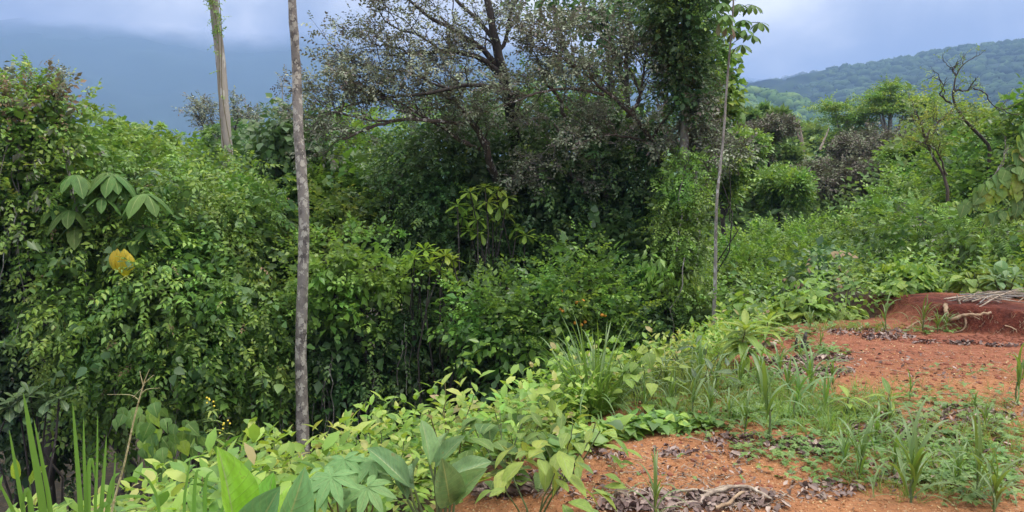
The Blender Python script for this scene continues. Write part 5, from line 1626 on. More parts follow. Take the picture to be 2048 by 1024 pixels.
# ------------------------------------------------------------------ heart-leaved shrubs at the far edge of the clearing
def heart_shrub(label, px, Y, pyt, wpx, kd='heart', n=70, size=.13, seed=0, dome=.9, top=None, base=None, cat='shrub', py_b=None):
    r = np.random.default_rng(seed)
    b0 = foot(px, Y) if base is None else base
    t = thing('heart_leaved_shrub', label, cat, tuple(b0), 'heart-leaved shrubs beyond the clearing')
    k = Y / F
    topz = at(px, pyt, Y)[2]
    H = topz - b0[2]; W = wpx * k
    sb = Bag()
    for i in range(max(7, n // 9)):
        a = r.uniform(0, 6.28); rr_ = r.random() ** .5
        tip = b0 + np.array([math.cos(a) * W * rr_, math.sin(a) * W * rr_ * .8, H * (1 - .35 * rr_ ** 2) * r.uniform(.8, 1)])
        br = wiggle(b0, tip, 9, .07, r)
        br[:, 2] += np.sin(np.linspace(0, math.pi, 9)) * H * .08
        tube(sb, br, np.linspace(.014, .005, 9), 5)
    sb.build('stem', MATS['stem_green'], t, smooth=True, origin=b0)['kind'] = 'stuff'
    for i in range(n):
        a = r.uniform(0, 6.28)
        el = math.asin(min(1, r.random() ** .8))
        rad_ = r.uniform(.82, 1.05)
        if r.random() < .25:
            rad_ *= .7
        d = np.array([math.cos(a) * math.cos(el), math.sin(a) * math.cos(el), math.sin(el)])
        p = b0 + np.array([d[0] * W * rad_, d[1] * W * .85 * rad_, H * (.12 + .86 * d[2] * rad_)])
        dd_ = norm(np.array([d[0] + r.normal() * .4, d[1] + r.normal() * .4, -.25 + r.normal() * .25]))
        place_leaf(LEAF[kd][r.integers(0, len(LEAF[kd]))], t, p, dd_, up=norm(np.array([d[0] * .7, d[1] * .7, 1.0])), s=size * r.uniform(.65, 1.25), origin=b0)
    if top:
        for i in range(top):
            a = r.uniform(0, 6.28); rr_ = r.random() ** .5
            p = b0 + np.array([math.cos(a) * W * rr_ * .8, math.sin(a) * W * .7 * rr_, H * (1.02 + r.uniform(-.03, .06))])
            place_leaf(LEAF['lance'][r.integers(0, 3)], t, p, (r.normal() * .5, r.normal() * .5 - .2, -.8), up=(0, -1, .4), s=.2 * r.uniform(.8, 1.2), origin=b0, name='young_leaf')
    return t


heart_shrub('pale green heart-leaved shrub next to the slender trunk, leftmost of the row', 1495, 9.4, 585, 52, n=120, size=.155, seed=1)
heart_shrub('heart-leaved shrub with a lime-yellow leaf on its left, second of the row', 1612, 9.2, 575, 56, n=150, size=.155, seed=2)
heart_shrub('low heart-leaved shrub sloping down to the red soil, third of the row', 1690, 9.4, 612, 48, n=90, size=.13, seed=3)
heart_shrub('tall dark heart-leaved shrub crowned with yellow-lime hanging young leaves', 1812, 9.8, 530, 60, n=230, size=.14, seed=4, top=46)
heart_shrub('spreading heart-leaved shrub above the exposed root of the bank', 1955, 9.7, 540, 56, n=130, size=.14, seed=5)
heart_shrub('heart-leaved shrub behind the stick heap', 2040, 9.6, 555, 45, n=70, size=.12, seed=6)
heart_shrub('mixed leafy shrub on the valley side between slender trunk and orange-leaved shrub', 1550, 11.0, 585, 45, kd='near', n=110, size=.12, seed=7)
heart_shrub('low bushy plant behind the leftmost heart-leaved shrub', 1450, 11.2, 600, 35, kd='oval_green', n=80, size=.12, seed=8)
rosette_plant('pink_tipped_plant', 'broad pale-leaved plant with pinkish tips behind the stick heap', 'plant', foot(2020, 9.6), [at(2010, 562, 9.2), at(2030, 555, 9.2), (at(1990, 560, 9.2))], 'obovate_grey', .22, n=10, el=(-.4, 1.0), seed=12)
rosette_plant('tall_leaf_plant', 'upright plant with a few tall pale leaves above the heart-leaved shrubs at right', 'plant', foot(2000, 10), [at(2000, 560, 9.6)], 'paddle_grey', .34, n=5, el=(.6, 1.3), seed=13)
# branch reaching in from the right with large heart leaves
hb = thing('heart_leaved_branch', 'branch of large dark drooping heart leaves reaching in from the right edge', 'branch', tuple(foot(2120, 8.6)))
hbb = np.array(hb.location); r = np.random.default_rng(61)
tr_ = Bag(); tube(tr_, spline([hbb, at(2140, 500, 8.7), at(2100, 370, 8.6), at(2060, 330, 8.5)], 16), np.linspace(.05, .02, 16), 8)
tr_.build('trunk', MATS['bark_grey'], hb, smooth=True, origin=hbb)
for pts in [[(2100, 370), (2040, 370), (1980, 378), (1930, 405)], [(2080, 345), (2030, 330), (2000, 345), (1960, 372)], [(2100, 390), (2060, 400), (2020, 415), (1985, 425)], [(2060, 330), (2040, 300), (2050, 270), (2060, 240)], [(2060, 335), (2045, 340), (2035, 370), (2040, 410)]]:
    W = spline([at(a_, b_, 8.6) for a_, b_ in pts], 14)
    lb_ = Bag(); tube(lb_, W, np.linspace(.012, .004, 14), 5)
    lb_.build('twig', MATS['stem_green'], hb, smooth=True, origin=hbb)
    for i in range(2, 14):
        for q in range(2):
            s_ = 1 if (i + q) % 2 else -1
            p = W[i] + np.array([s_ * .02, r.uniform(-.05, .03), -.02])
            place_leaf(LEAF['heart_dark' if r.random() < .7 else 'heart_gold'][r.integers(0, 2)], hb, p, (s_ * .35 + r.normal() * .15, -.35 + r.normal() * .2, -.85), up=(0, -1, .35), s=r.uniform(.11, .19), origin=hbb)

# ------------------------------------------------------------------ the bank of shrubs: leafy mass plus single shrubs standing in it
def bed_points(n, r, dlo=.24, dhi=3.4, x0=-7, x1=4.2, y0=1.3, y1=13):
    out_ = []
    while sum(map(len, out_)) < n:
        x = r.uniform(x0, x1, 4000); y = r.uniform(y0, y1, 4000)
        d = sdist(EDGE, x, y)
        m = (d > dlo) & (d < dhi + np.interp(y, [3.5, 6.2], [1.2, 0])) & (x / np.maximum(y, 1) < .36) & (x > -.85 * y - .4)
        out_.append(np.stack([x[m], y[m]], -1))
    return np.concatenate(out_)[:n]


r = np.random.default_rng(301)
XY = bed_points(3300, r)
Z = height(XY[:, 0], XY[:, 1])
dE = sdist(EDGE, XY[:, 0], XY[:, 1])
lift = r.uniform(-.05, .12, len(XY)) + .12 * sm(.1, .9, dE) * (1 + .9 * vnoise(XY[:, 0], XY[:, 1], .55, 3.))
P = np.column_stack([XY, Z + lift])
D = norm(np.column_stack([r.normal(0, .35, len(P)), r.normal(0, .35, len(P)) - .05, np.ones(len(P))]))
S = r.uniform(.22, .40, len(P)) * (.75 + .25 * sm(.1, .8, dE)) * np.interp(XY[:, 1], [3, 5, 8], [1.1, 1.12, 1.0]) * (1 + .3 * vnoise(XY[:, 0], XY[:, 1], .4, 9.))
near = XY[:, 1] < 7.5
b = Bag()
b.add(*sprigs(P[near], D[near], S[near], 'shoot', np.clip(r.random(near.sum()), 0, 1), r))
b.add(*sprigs(P[~near], D[~near], S[~near] * .95, 'shoot_small', r.random((~near).sum()), r))
XY2 = bed_points(2300, r, y0=5.0)
P2 = np.column_stack([XY2, height(XY2[:, 0], XY2[:, 1]) + r.uniform(.0, .28, len(XY2)) * sm(-.1, .7, sdist(EDGE, XY2[:, 0], XY2[:, 1]))])
b.add(*sprigs(P2, norm(r.normal(0, .5, P2.shape) + [0, 0, 1]), r.uniform(.2, .34, len(P2)), 'shoot_small', r.random(len(P2)), r))
kind(b.build('undergrowth', MATS['leaf_shrub']), 'stuff')
# darker low growth under it and on down the slope
XY = bed_points(2500, r, dhi=7.5, x0=-11, y1=16)
P = np.column_stack([XY, height(XY[:, 0], XY[:, 1]) + r.uniform(.0, .15, len(XY))])
b = Bag()
b.add(*sprigs(P, norm(r.normal(0, .5, P.shape) + [0, 0, .8]), r.uniform(.14, .26, len(P)), 'vine_lo', r.random(len(P)), r))
kind(b.build('undergrowth', MATS['leaf_vine']), 'stuff')
# low growth between the clearing and the valley on the right
n = 3500
x = r.uniform(2.5, 14, n); y = r.uniform(8.5, 24, n)
m = (sdist(EDGE, x, y) > -.1) & (x / y > .26) & (sdist(BANK, x, y) * 0 + 1 > 0)
P = np.column_stack([x[m], y[m], height(x[m], y[m]) + r.uniform(0, .4, m.sum())])
b = Bag()
b.add(*sprigs(P, norm(r.normal(0, .5, P.shape) + [0, -.1, .8]), r.uniform(.22, .40, len(P)), 'shoot_small_lo', r.random(len(P)), r))
kind(b.build('undergrowth', MATS['leaf_gloss']), 'stuff')


def shrub_proto(name, kd, seed, hgt=.62, nb=5, size=.125, pairs=5, stem='stem_red', spread=.30, el=.25):
    r = np.random.default_rng(seed)
    t = thing(name, 'x', 'shrub', (0, 0, 0))
    for k in range(nb):
        a = k / nb * 6.28 + r.uniform(-.4, .4)
        h = hgt * r.uniform(.7, 1.05) if k else hgt * 1.1
        rr_ = spread * r.uniform(.4, 1.1) if k else 0.03
        W = wiggle((0, 0, -.1), (math.cos(a) * rr_, math.sin(a) * rr_, h), 10, .05, r)
        sb = Bag(); tube(sb, W, np.linspace(.007, .003, 10), 5)
        sb.build('stem', MATS[stem], t, smooth=True)
        for j in range(pairs):
            i = 3 + int(j * 6.4 / pairs)
            b0 = r.uniform(0, 3.14) if j == 0 else b0 + 1.57 + r.uniform(-.3, .3)
            for s_ in (0, math.pi):
                e = el + (.9 * (j / pairs) ** 2) + r.uniform(-.25, .25)
                d = (math.cos(b0 + s_) * math.cos(e), math.sin(b0 + s_) * math.cos(e), math.sin(e))
                place_leaf(LEAF[kd][r.integers(0, len(LEAF[kd]))], t, W[i], d, s=size * r.uniform(.75, 1.15) * (1 - .3 * j / pairs))
    return t


protos = [shrub_proto('leafy_shrub', 'near', 1), shrub_proto('leafy_shrub', 'near', 2, hgt=.75, nb=4, size=.14), shrub_proto('leafy_shrub', 'near', 3, hgt=.5, nb=6, size=.11, spread=.36),
          shrub_proto('leafy_shrub', 'oval_green', 4, hgt=.6, nb=5, size=.12, stem='stem_green')]
r = np.random.default_rng(77)
pos = [(200, 905), (140, 960), (300, 960), (460, 905), (520, 870), (560, 850), (640, 800), (655, 830), (700, 815), (740, 830), (790, 800), (330, 905), (420, 960), (600, 900), (560, 960), (680, 880), (760, 900), (820, 860), (880, 800),
       (930, 780), (900, 850), (960, 870), (1000, 760), (1040, 800), (1000, 920), (1060, 740), (1090, 820), (1080, 880), (960, 950), (1030, 960), (1130, 730), (1240, 720), (1290, 710), (1350, 690), (1400, 700), (1440, 680), (1300, 750), (1380, 740),
       (60, 930), (240, 1000), (380, 1010), (650, 940), (720, 1000), (820, 950), (1240, 690), (1330, 665), (1180, 690)]
used = set()
for i, (px, py) in enumerate(pos):
    g = ground_at(px, py + 10, .35)
    if sdist(EDGE, g[0], g[1]) < .22:
        continue
    k = int(r.integers(0, 4))
    look = {0: 'broad oval-leaved shrub with yellowish young leaves', 1: 'taller oval-leaved shrub with long yellow-green leaves', 2: 'low dense oval-leaved shrub', 3: 'plain green oval-leaved shrub'}[k]
    lab = place_label(look, px, py, ('oval-leaved shrub on the bank',))
    s = r.uniform(.8, 1.15) * float(np.interp(g[1], [3, 5, 9], [.8, .9, .75]))
    if sdist(EDGE, g[0], g[1]) < .35:
        s *= .6
    if k not in used:
        used.add(k)
        o = protos[k]; o.location = tuple(g); o.scale = (s,) * 3; o.rotation_euler = (0, 0, r.uniform(0, 6.28)); o['label'] = lab; o['group'] = 'oval-leaved shrubs on the bank'
    else:
        copy_thing(protos[k], tuple(g), r.uniform(0, 6.28), s, lab, 'oval-leaved shrubs on the bank')


# other species mixed into the bank
r = np.random.default_rng(410)
for i, (px, py, kd, n_, sz, W_, H_, lab) in enumerate([
    (1010, 850, 'heart_dark', 42, .12, .32, .42, 'dark heart-leaved bush in the bank beside the grey-green paddle leaves'), (1130, 850, 'oval_green', 50, .11, .34, .40, 'rounded plain green bush left of the big grass clump'),
    (900, 820, 'heart', 40, .10, .30, .38, 'pale heart-leaved bush on the crest behind the grey-green paddle leaves'), (560, 920, 'oval_dark', 40, .16, .30, .42, 'bush with long dark oval leaves behind the bright paddle leaves'),
    (1060, 930, 'oval_green', 44, .15, .32, .42, 'large-leaved ribbed bush at the near corner of the orange soil'), (1290, 720, 'heart', 44, .11, .34, .42, 'pale heart-leaved bush on the crest behind the big grass clump'),
    (1390, 700, 'oval_dark', 40, .14, .32, .4, 'dark oval-leaved bush on the crest before the slender trunk'), (730, 860, 'heart_dark', 36, .11, .3, .36, 'dark heart-leaved bush on the crest right of the mottled trunk'),
    (160, 1010, 'oval_green', 36, .14, .3, .4, 'plain green bush behind the spiky grass blades'), (1110, 770, 'oval_dark', 40, .13, .32, .4, 'dark oval-leaved bush below the citrus tree on the crest')]):
    g = ground_at(px, py + 8, .3)
    t = thing('mixed_bush', lab, 'bush', tuple(g), 'other bushes mixed into the bank')
    sb = Bag()
    for k in range(6):
        a = r.uniform(0, 6.28); tube(sb, wiggle((0, 0, -.05), (math.cos(a) * W_ * .6, math.sin(a) * W_ * .6, H_ * .8), 7, .06, r), np.linspace(.006, .003, 7), 4)
    sb.build('stem', MATS['stem_green'], t, smooth=True)['kind'] = 'stuff'
    for k in range(n_):
        a = r.uniform(0, 6.28); el = math.asin(r.random() ** .7)
        d = np.array([math.cos(a) * math.cos(el), math.sin(a) * math.cos(el), math.sin(el)])
        p = np.array([d[0] * W_, d[1] * W_, H_ * (.15 + .85 * d[2])]) * r.uniform(.75, 1.08)
        place_leaf(LEAF[kd][r.integers(0, len(LEAF[kd]))], t, p, norm(np.array([d[0] + r.normal() * .4, d[1] + r.normal() * .4, -.1 + r.normal() * .3])), up=norm(np.array([d[0] * .6, d[1] * .6, 1.])), s=sz * r.uniform(.6, 1.2))


# ------------------------------------------------------------------ grasses
def blade_mesh(length, width, lean, droop, seed, mat='grass_blade', n=10, fold=.25, twist=.3):
    r = np.random.default_rng(seed)
    V, Q, U = [], [], []
    ang = math.pi / 2 - lean * 1.2 - .05
    p = np.array([0., 0., 0.])
    tw0 = 0
    for i in range(n + 1):
        t = i / n
        wv = width * (min(1, .35 + t * 2.2)) * (1 - t) ** .55 * .5
        tw = twist * t
        side = np.array([0, math.cos(tw), math.sin(tw)])
        up = np.array([-math.sin(ang), 0, math.cos(ang)])
        for c in (-1, 0, 1):
            V.append(p + side * c * wv + up * abs(c) * wv * fold); U.append((c * .5 + .5, t))
        p = p + np.array([math.cos(ang), 0, math.sin(ang)]) * length / n
        ang -= droop * 1.3 / n * (.4 + 1.6 * t)
    for i in range(n):
        for j in range(2):
            Q.append((i * 3 + j, i * 3 + j + 1, i * 3 + j + 4, i * 3 + j + 3))
    me = mesh_from('blade', V, Q, smooth=True, uv=U)
    me.materials.append(MATS[mat])
    return me


BL = [blade_mesh(.42, .022, .25, 1.9, 1), blade_mesh(.36, .024, .12, .9, 2), blade_mesh(.46, .020, .45, 2.4, 3), blade_mesh(.30, .018, .6, 1.6, 4), blade_mesh(.38, .026, .18, 1.4, 5), blade_mesh(.26, .016, .8, 1.3, 6)]


def grass_proto(seed, n=11, upright=.3):
    r = np.random.default_rng(seed)
    t = thing('grass_plant', 'x', 'grass', (0, 0, 0))
    sb = Bag(); tube(sb, wiggle((0, 0, -.03), (.01, 0, .17), 5, .05, r), np.linspace(.007, .005, 5), 6)
    sb.build('stem', MATS['stem_green'], t, smooth=True)
    for i in range(n):
        o = bpy.data.objects.new('blade', BL[r.integers(0, 6) if i > 1 else 1])
        C.objects.link(o); o.parent = t
        o.location = (r.normal() * .006, r.normal() * .006, .17 * r.random() if i > 1 else .16)
        o.rotation_euler = (r.normal() * .12, r.normal() * .12 - (upright if i < 2 else 0), i * 2.4 + r.uniform(-.4, .4))
        s = r.uniform(.7, 1.15); o.scale = (s, s, s)
    return t


GP = [grass_proto(i, n=12 + 3 * i) for i in range(4)]
r = np.random.default_rng(15)
gpos = [(1533, 885, 1.25), (1490, 870, .8), (1460, 850, .7), (1420, 835, .7), (1385, 840, .8), (1340, 830, .75), (1290, 825, .7), (1620, 800, 1.1), (1590, 850, 1.0), (1650, 835, .8), (1575, 800, .8), (1520, 800, 1.0), (1480, 800, .9), (1430, 790, .9),
        (1380, 790, .8), (1330, 790, .8), (1290, 770, .8), (1719, 965, 1.05), (1690, 940, .7), (1822, 1005, 1.15), (1790, 960, .7), (1955, 1000, .95), (1985, 1030, .9), (1915, 970, .6), (2035, 810, 1.0), (2045, 760, .7), (1750, 890, .8), (1620, 660, .6),
        (1769, 664, .9), (1845, 662, .9), (1875, 664, .7), (1892, 662, .6), (1820, 800, .5), (1640, 700, .5), (1780, 850, .45), (1970, 860, .5), (1950, 830, .45), (1310, 1040, .7), (1600, 720, .5), (1280, 730, .8), (1340, 745, .8), (1400, 770, .8), (1560, 760, .9), (1665, 770, .6)]
first = [True] * 4
for i, (px, py, s) in enumerate(gpos):
    g = ground_at(px, py)
    k = i % 4
    lab = place_label(['broad-bladed young grass plant', 'many-bladed grass plant', 'arching grass plant', 'bushy grass plant'][k], px, py, ('grass plant with drooping blades', 'young grass plant'))
    if first[k]:
        first[k] = False
        o = GP[k]; o.location = tuple(g); o.scale = (s,) * 3; o['label'] = lab; o['group'] = 'grass plants in the clearing'
    else:
        copy_thing(GP[k], tuple(g), r.uniform(0, 6.28), s, lab, 'grass plants in the clearing')
# big clump
BLb = [blade_mesh(1.0, .030, a, d_, 20 + i, n=12) for i, (a, d_) in enumerate([(.1, .7), (.25, 1.4), (.35, 2.2), (.15, 1.1), (.5, 2.4), (.05, .4)])]
g = ground_at(1190, 835)
t = thing('grass_clump', 'big dense clump of long arching grass blades at the edge of the orange soil', 'grass', tuple(g))
for i in range(210):
    o = bpy.data.objects.new('blade', BLb[r.integers(0, 6)])
    C.objects.link(o); o.parent = t
    a = r.uniform(0, 6.28); q = .16 * r.random() ** .5
    o.location = (math.cos(a) * q, math.sin(a) * q, -.02)
    o.rotation_euler = (r.normal() * .1, r.normal() * .1, a + r.normal() * .5)
    s = r.uniform(.45, .9); o.scale = (s, s, s)


def strip(t, origin, pts, width, mat, name='blade', up=(0, -1, .2), fold=.2, tip=.55):
    W = spline(pts, 14); tg = norm(np.gradient(W, axis=0))
    sd = norm(np.cross(tg, np.asarray(up, float)))
    nn = np.cross(sd, tg)
    V, U = [], []
    for i in range(14):
        u = i / 13
        wv = width * .5 * min(1, .7 + u) * (1 - u) ** tip
        for c in (-1, 0, 1):
            V.append(W[i] + sd[i] * c * wv - nn[i] * abs(c) * wv * fold - origin); U.append((c * .5 + .5, u))
    Q = [(i * 3 + j, i * 3 + j + 1, i * 3 + j + 4, i * 3 + j + 3) for i in range(13) for j in range(2)]
    return obj(name, mesh_from(name, V, Q, smooth=True, uv=U), MATS[mat], t)


g = foot(150, 2.35)
t = thing('spiky_grass', 'tall spiky grass with long pointed blades and a branched flower stalk, nearest the camera', 'grass', tuple(g))
YB = 2.3
for pts, wpx in [([(95, 1200), (85, 1024), (62, 880), (46, 783)], 22), ([(112, 1200), (100, 1024), (85, 930), (67, 835)], 14), ([(70, 1200), (46, 1024), (30, 930), (18, 858)], 13), ([(170, 1200), (161, 1024), (152, 900), (145, 803)], 15),
                 ([(178, 1200), (172, 1024), (168, 920), (167, 832)], 11), ([(188, 1200), (190, 1024), (194, 920), (195, 822)], 9), ([(196, 1200), (202, 1024), (208, 940), (213, 868)], 12), ([(205, 1200), (214, 1024), (225, 960), (240, 945)], 14),
                 ([(375, 1200), (368, 1024), (374, 960), (382, 908)], 9), ([(425, 1250), (410, 1040), (412, 960), (428, 940)], 13), ([(400, 1250), (388, 1040), (392, 950), (402, 940)], 12), ([(300, 1250), (318, 1040), (300, 965), (262, 938)], 10),
                 ([(180, 1200), (176, 1010), (178, 930), (184, 921), (190, 960)], 13), ([(60, 1200), (62, 1040), (56, 985), (50, 984), (42, 1030)], 15), ([(170, 1200), (190, 1040), (230, 998), (280, 993), (300, 1000)], 12), ([(130, 1250), (60, 1100), (20, 1010), (-10, 950)], 14),
                 ([(240, 1250), (230, 1100), (226, 1000), (232, 900)], 10), ([(-40, 1200), (-20, 1040), (-5, 980), (5, 950)], 18), ([(430, 1250), (440, 1040), (470, 980), (510, 945)], 9)]:
    strip(t, g, [at(a, b_, YB + .0006 * (a - 150)) for a, b_ in pts], wpx * YB / F, 'grass_blade_near')
for pts, wd in [([(205, 1200), (222, 1030), (248, 930), (270, 830), (290, 758)], .005), ([(289, 762), (296, 745), (300, 738)], .0015), ([(284, 785), (296, 778), (320, 776)], .0015), ([(278, 800), (260, 790), (214, 789)], .0015), ([(286, 770), (280, 745), (281, 742)], .0015), ([(287, 768), (305, 752), (309, 750)], .0015), ([(266, 795), (285, 775), (291, 768)], .001)]:
    sb = Bag(); tube(sb, spline([at(a, b_, YB) for a, b_ in pts], 14), np.linspace(wd, wd * .4, 14), 5)
    sb.build('flower_stalk', MATS['straw'], t, smooth=True, origin=g)


# plants with paddle leaves
def aimed(t, origin, kd, base, tip, up=(0, -.75, .65), idx=None, spin=0.):
    base = np.asarray(base); tip = np.asarray(tip)
    d = tip - base
    m = LEAF[kd]
    return place_leaf(m[idx if idx is not None else rng.integers(0, len(m))], t, base, d, up=up, s=float(np.linalg.norm(d)), origin=origin, spin=spin, wide=.72)


def paddle_plant(label, base_px, Y, leaves, seed=0):
    b0 = foot(base_px[0], Y)
    t = thing('paddle_leaf_plant', label, 'plant', tuple(b0))
    for (bx, by, tx, ty, dY, kd, idx, up) in leaves:
        p0 = at(bx, by, Y); p1 = at(tx, ty, Y + dY)
        sb = Bag(); tube(sb, wiggle(b0, p0, 6, .03), np.linspace(.009, .005, 6), 6)
        sb.build('stem', MATS['stem_green'], t, smooth=True, origin=b0)
        aimed(t, b0, kd, p0, p1, up=up, idx=idx)
    return t


paddle_plant('bright green plant with big upright paddle leaves at the bottom of the picture', (500, 1150), 2.35, [
    (470, 1075, 452, 895, 0, 'paddle', 2, (.7, -.6, .3)), (520, 1100, 540, 945, .05, 'paddle', 0, (-.1, -1, .3)), (540, 1090, 592, 925, .12, 'paddle', 1, (-.8, -.5, .2)), (545, 1110, 620, 965, -.05, 'paddle_grey', 1, (.6, -.8, .3)),
    (480, 1130, 545, 985, -.12, 'paddle_grey', 0, (.1, -.9, .5)), (500, 1090, 500, 940, .2, 'paddle', 0, (.2, -.9, .3))])
paddle_plant('grey-green plant with large pleated paddle leaves in the middle of the bank', (880, 1040), 3.0, [
    (820, 975, 738, 888, .05, 'paddle_grey', 0, (.3, -.5, .9)), (860, 930, 848, 835, .1, 'paddle_grey', 0, (.6, -.7, .3)), (870, 935, 925, 868, 0, 'paddle_grey', 0, (-.2, -.6, .8)), (880, 930, 880, 850, .15, 'paddle_grey', 1, (-.6, -.6, .4)),
    (900, 1010, 890, 930, -.2, 'paddle_grey', 0, (.3, -.6, .8)), (910, 1000, 945, 945, -.15, 'paddle_grey', 1, (-.4, -.8, .4)), (890, 960, 985, 915, .1, 'paddle_grey', 0, (.1, -.5, .8)), (815, 1000, 790, 925, .1, 'paddle_grey', 1, (.5, -.8, .3)), (830, 980, 815, 905, .2, 'paddle_grey', 1, (-.5, -.8, .3))])
paddle_plant('single broad paddle leaf plant just right of the spiky grass foot', (30, 960), 4.0, [(35, 960, 30, 918, 0, 'paddle', 2, (.4, -.8, .3)), (60, 970, 90, 930, 0, 'paddle', 0, (-.4, -.8, .3))])


def palmate_mesh(seed):
    r = np.random.default_rng(seed)
    Vs, Qs, Us, n = [], [], [], 0
    for i, a in enumerate(np.linspace(-2.3, 2.3, 7)):
        ln = (1 - .14 * abs(a)) * r.uniform(.92, 1.05)
        V, Q, U = leaf_grid([(0, .02), (.25, .13), (.5, .17), (.75, .12), (1, 0)], 6, cross=1, arch=.3, fold=.1, seed=seed + i)
        c, s = math.cos(a), math.sin(a)
        V = V * ln
        V = np.stack([V[:, 0] * c + V[:, 2] * s, V[:, 1] + .012 * i, -V[:, 0] * s + V[:, 2] * c], -1)
        Vs.append(V); Qs.append(Q + n); Us.append(U); n += len(V)
    me = mesh_from('leaf', np.concatenate(Vs), np.concatenate(Qs), smooth=True, uv=np.concatenate(Us))
    me.materials.append(MATS['leaf_palmate'])
    return me


PM = [palmate_mesh(3), palmate_mesh(40)]
b0 = foot(700, 3.0)
t = thing('lobed_leaf_plant', 'plant with pale lobed hand-shaped leaves between the two paddle-leaved plants', 'plant', tuple(b0))
r = np.random.default_rng(3)
for (px, py, s_) in [(665, 970, .15), (715, 945, .14), (690, 935, .12), (640, 985, .13), (735, 990, .14), (745, 940, .12), (705, 1000, .13), (620, 965, .10), (760, 965, .10)]:
    c = at(px, py - 14, 2.95 + r.uniform(-.1, .15))
    sb = Bag(); tube(sb, wiggle(b0, c, 7, .06, r), np.linspace(.006, .003, 7), 5)
    sb.build('stem', MATS['stem_red'], t, smooth=True, origin=b0)
    place_leaf(PM[r.integers(0, 2)], t, c, (r.normal() * .6, -.8, -.45), up=(0, -.3, 1), s=s_ * 1.05, origin=b0)
# heart-leaved climber
b0 = foot(340, 5.2)
t = thing('heart_leaved_climber', 'climber with dark hanging heart-shaped leaves, left of the yellow-flowered weed', 'plant', tuple(b0))
r = np.random.default_rng(14)
for (px, pt, pb, n_) in [(300, 795, 900, 13), (312, 805, 930, 13), (250, 812, 840, 4), (278, 812, 850, 5), (335, 845, 930, 9), (352, 850, 925, 9), (372, 845, 900, 8), (390, 838, 890, 6), (320, 880, 950, 8)]:
    sb = Bag(); tube(sb, wiggle(at(px + 6, 960, 5.2), at(px, pt, 5.0), 10, .04, r), .004, 4)
    sb.build('stem', MATS['stem_green'], t, smooth=True, origin=b0)
    for i in range(n_):
        p = at(px + r.uniform(-16, 16), pt + (pb - pt) * (i + .3) / n_, 4.95 + r.uniform(-.3, .25))
        place_leaf(LEAF['heart_dark' if r.random() < .75 else 'heart'][r.integers(0, 3)], t, p, (r.normal() * .45, -.3 + r.normal() * .3, -.8), up=(r.normal() * .5, -1, .3 + r.normal() * .3), s=r.uniform(.08, .12), origin=b0)
# yellow-flowered weed
def flower_weed(label, px, pb, pt, Y, nl, seed):
    r = np.random.default_rng(seed)
    b0 = foot(px, Y)
    t = thing('flowering_weed', label, 'plant', tuple(b0))
    top = at(px, pt, Y)
    W = wiggle(b0, top, 16, .02, r)
    sb = Bag(); tube(sb, W, np.linspace(.006, .003, 16), 5); sb.build('stem', MATS['stem_green'], t, smooth=True, origin=b0)
    for i in range(nl):
        j = 5 + int(10 * i / nl)
        a = i * 2.4
        place_leaf(LEAF['lance'][r.integers(0, 3)], t, W[j], (math.cos(a), math.sin(a), .3), s=.11 * (1.1 - .5 * i / nl), origin=b0)
    for k in range(7):
        p = top + r.normal(0, .02, 3)
        me = mesh_from('flower', ICO1[0] * .007, ICO1[1], smooth=True)
        obj('flower', me, MATS['flower_yellow'], t, p - b0)
    return t


flower_weed('tall leafy weed with small yellow flowers against the dark thicket', 423, 930, 803, 4.9, 40, 1)
flower_weed('shorter yellow-flowered weed right of the taller one', 449, 930, 850, 5.0, 22, 2)
# long-leaved sapling
def sapling(label, px, pyb, pyt, n, size, seed, kd='lance'):
    r = np.random.default_rng(seed)
    b0 = ground_at(px, pyb)
    Y = b0[1]
    top = at(px + 6, pyt, Y)
    t = thing('sapling', label, 'plant', tuple(b0))
    W = wiggle(b0, top, 14, .03, r)
    sb = Bag(); tube(sb, W, np.linspace(.009, .004, 14), 6); sb.build('stem', MATS['stem_red'], t, smooth=True, origin=b0)
    for i in range(n):
        j = 4 + int(9.9 * i / n)
        a = i * 2.4 + r.uniform(-.3, .3); e = .1 + .8 * (i / n) ** 3
        place_leaf(LEAF[kd][r.integers(0, len(LEAF[kd]))], t, W[j], (math.cos(a) * math.cos(e), math.sin(a) * math.cos(e), math.sin(e)), s=size * r.uniform(.75, 1.1), origin=b0)
    return t


sapling('sapling with long drooping leaves on a dark stem, left of the whitish log', 1485, 735, 655, 34, .30, 1)
sapling('smaller long-leaved sapling behind the one by the whitish log', 1530, 700, 640, 24, .24, 2)
sapling('low long-leaved plant among the weeds in the middle of the clearing', 1690, 835, 795, 12, .17, 3)
sapling('broad-leaved seedling right of the low long-leaved plant', 1772, 840, 788, 12, .18, 4)
sapling('leafy seedling by the near end of the orange soil edge', 1010, 985, 905, 16, .14, 5, 'near')

# ------------------------------------------------------------------ the clearing: litter, weeds, crumbs, wood
def on_ground(px, py):
    return ground_at(px, py)


r = np.random.default_rng(91)
LEAFLIT = [(lambda V, T, ids: (V, T, ids))(*make_template(tri(leaf_grid([(0, .05), (.3, .26), (.7, .24), (1, .02)], 3, cross=1, arch=a, fold=f, seed=i)), [((0, 0, -.5), (0, 0, 1), (0, 1, 0), 1.0)])) for i, (a, f) in enumerate([(.3, .5), (-.3, .4), (.5, -.3), (.1, .9), (.6, .2), (-.5, .2)])]
PX, PY, SZ = [], [], []


def patch(cx_, cy__, rx, ry, n, size=.06):
    a = r.uniform(0, 6.28, n); q = r.random(n) ** .6
    PX.extend(cx_ + np.cos(a) * q * rx); PY.extend(cy__ + np.sin(a) * q * ry); SZ.extend([size] * n)


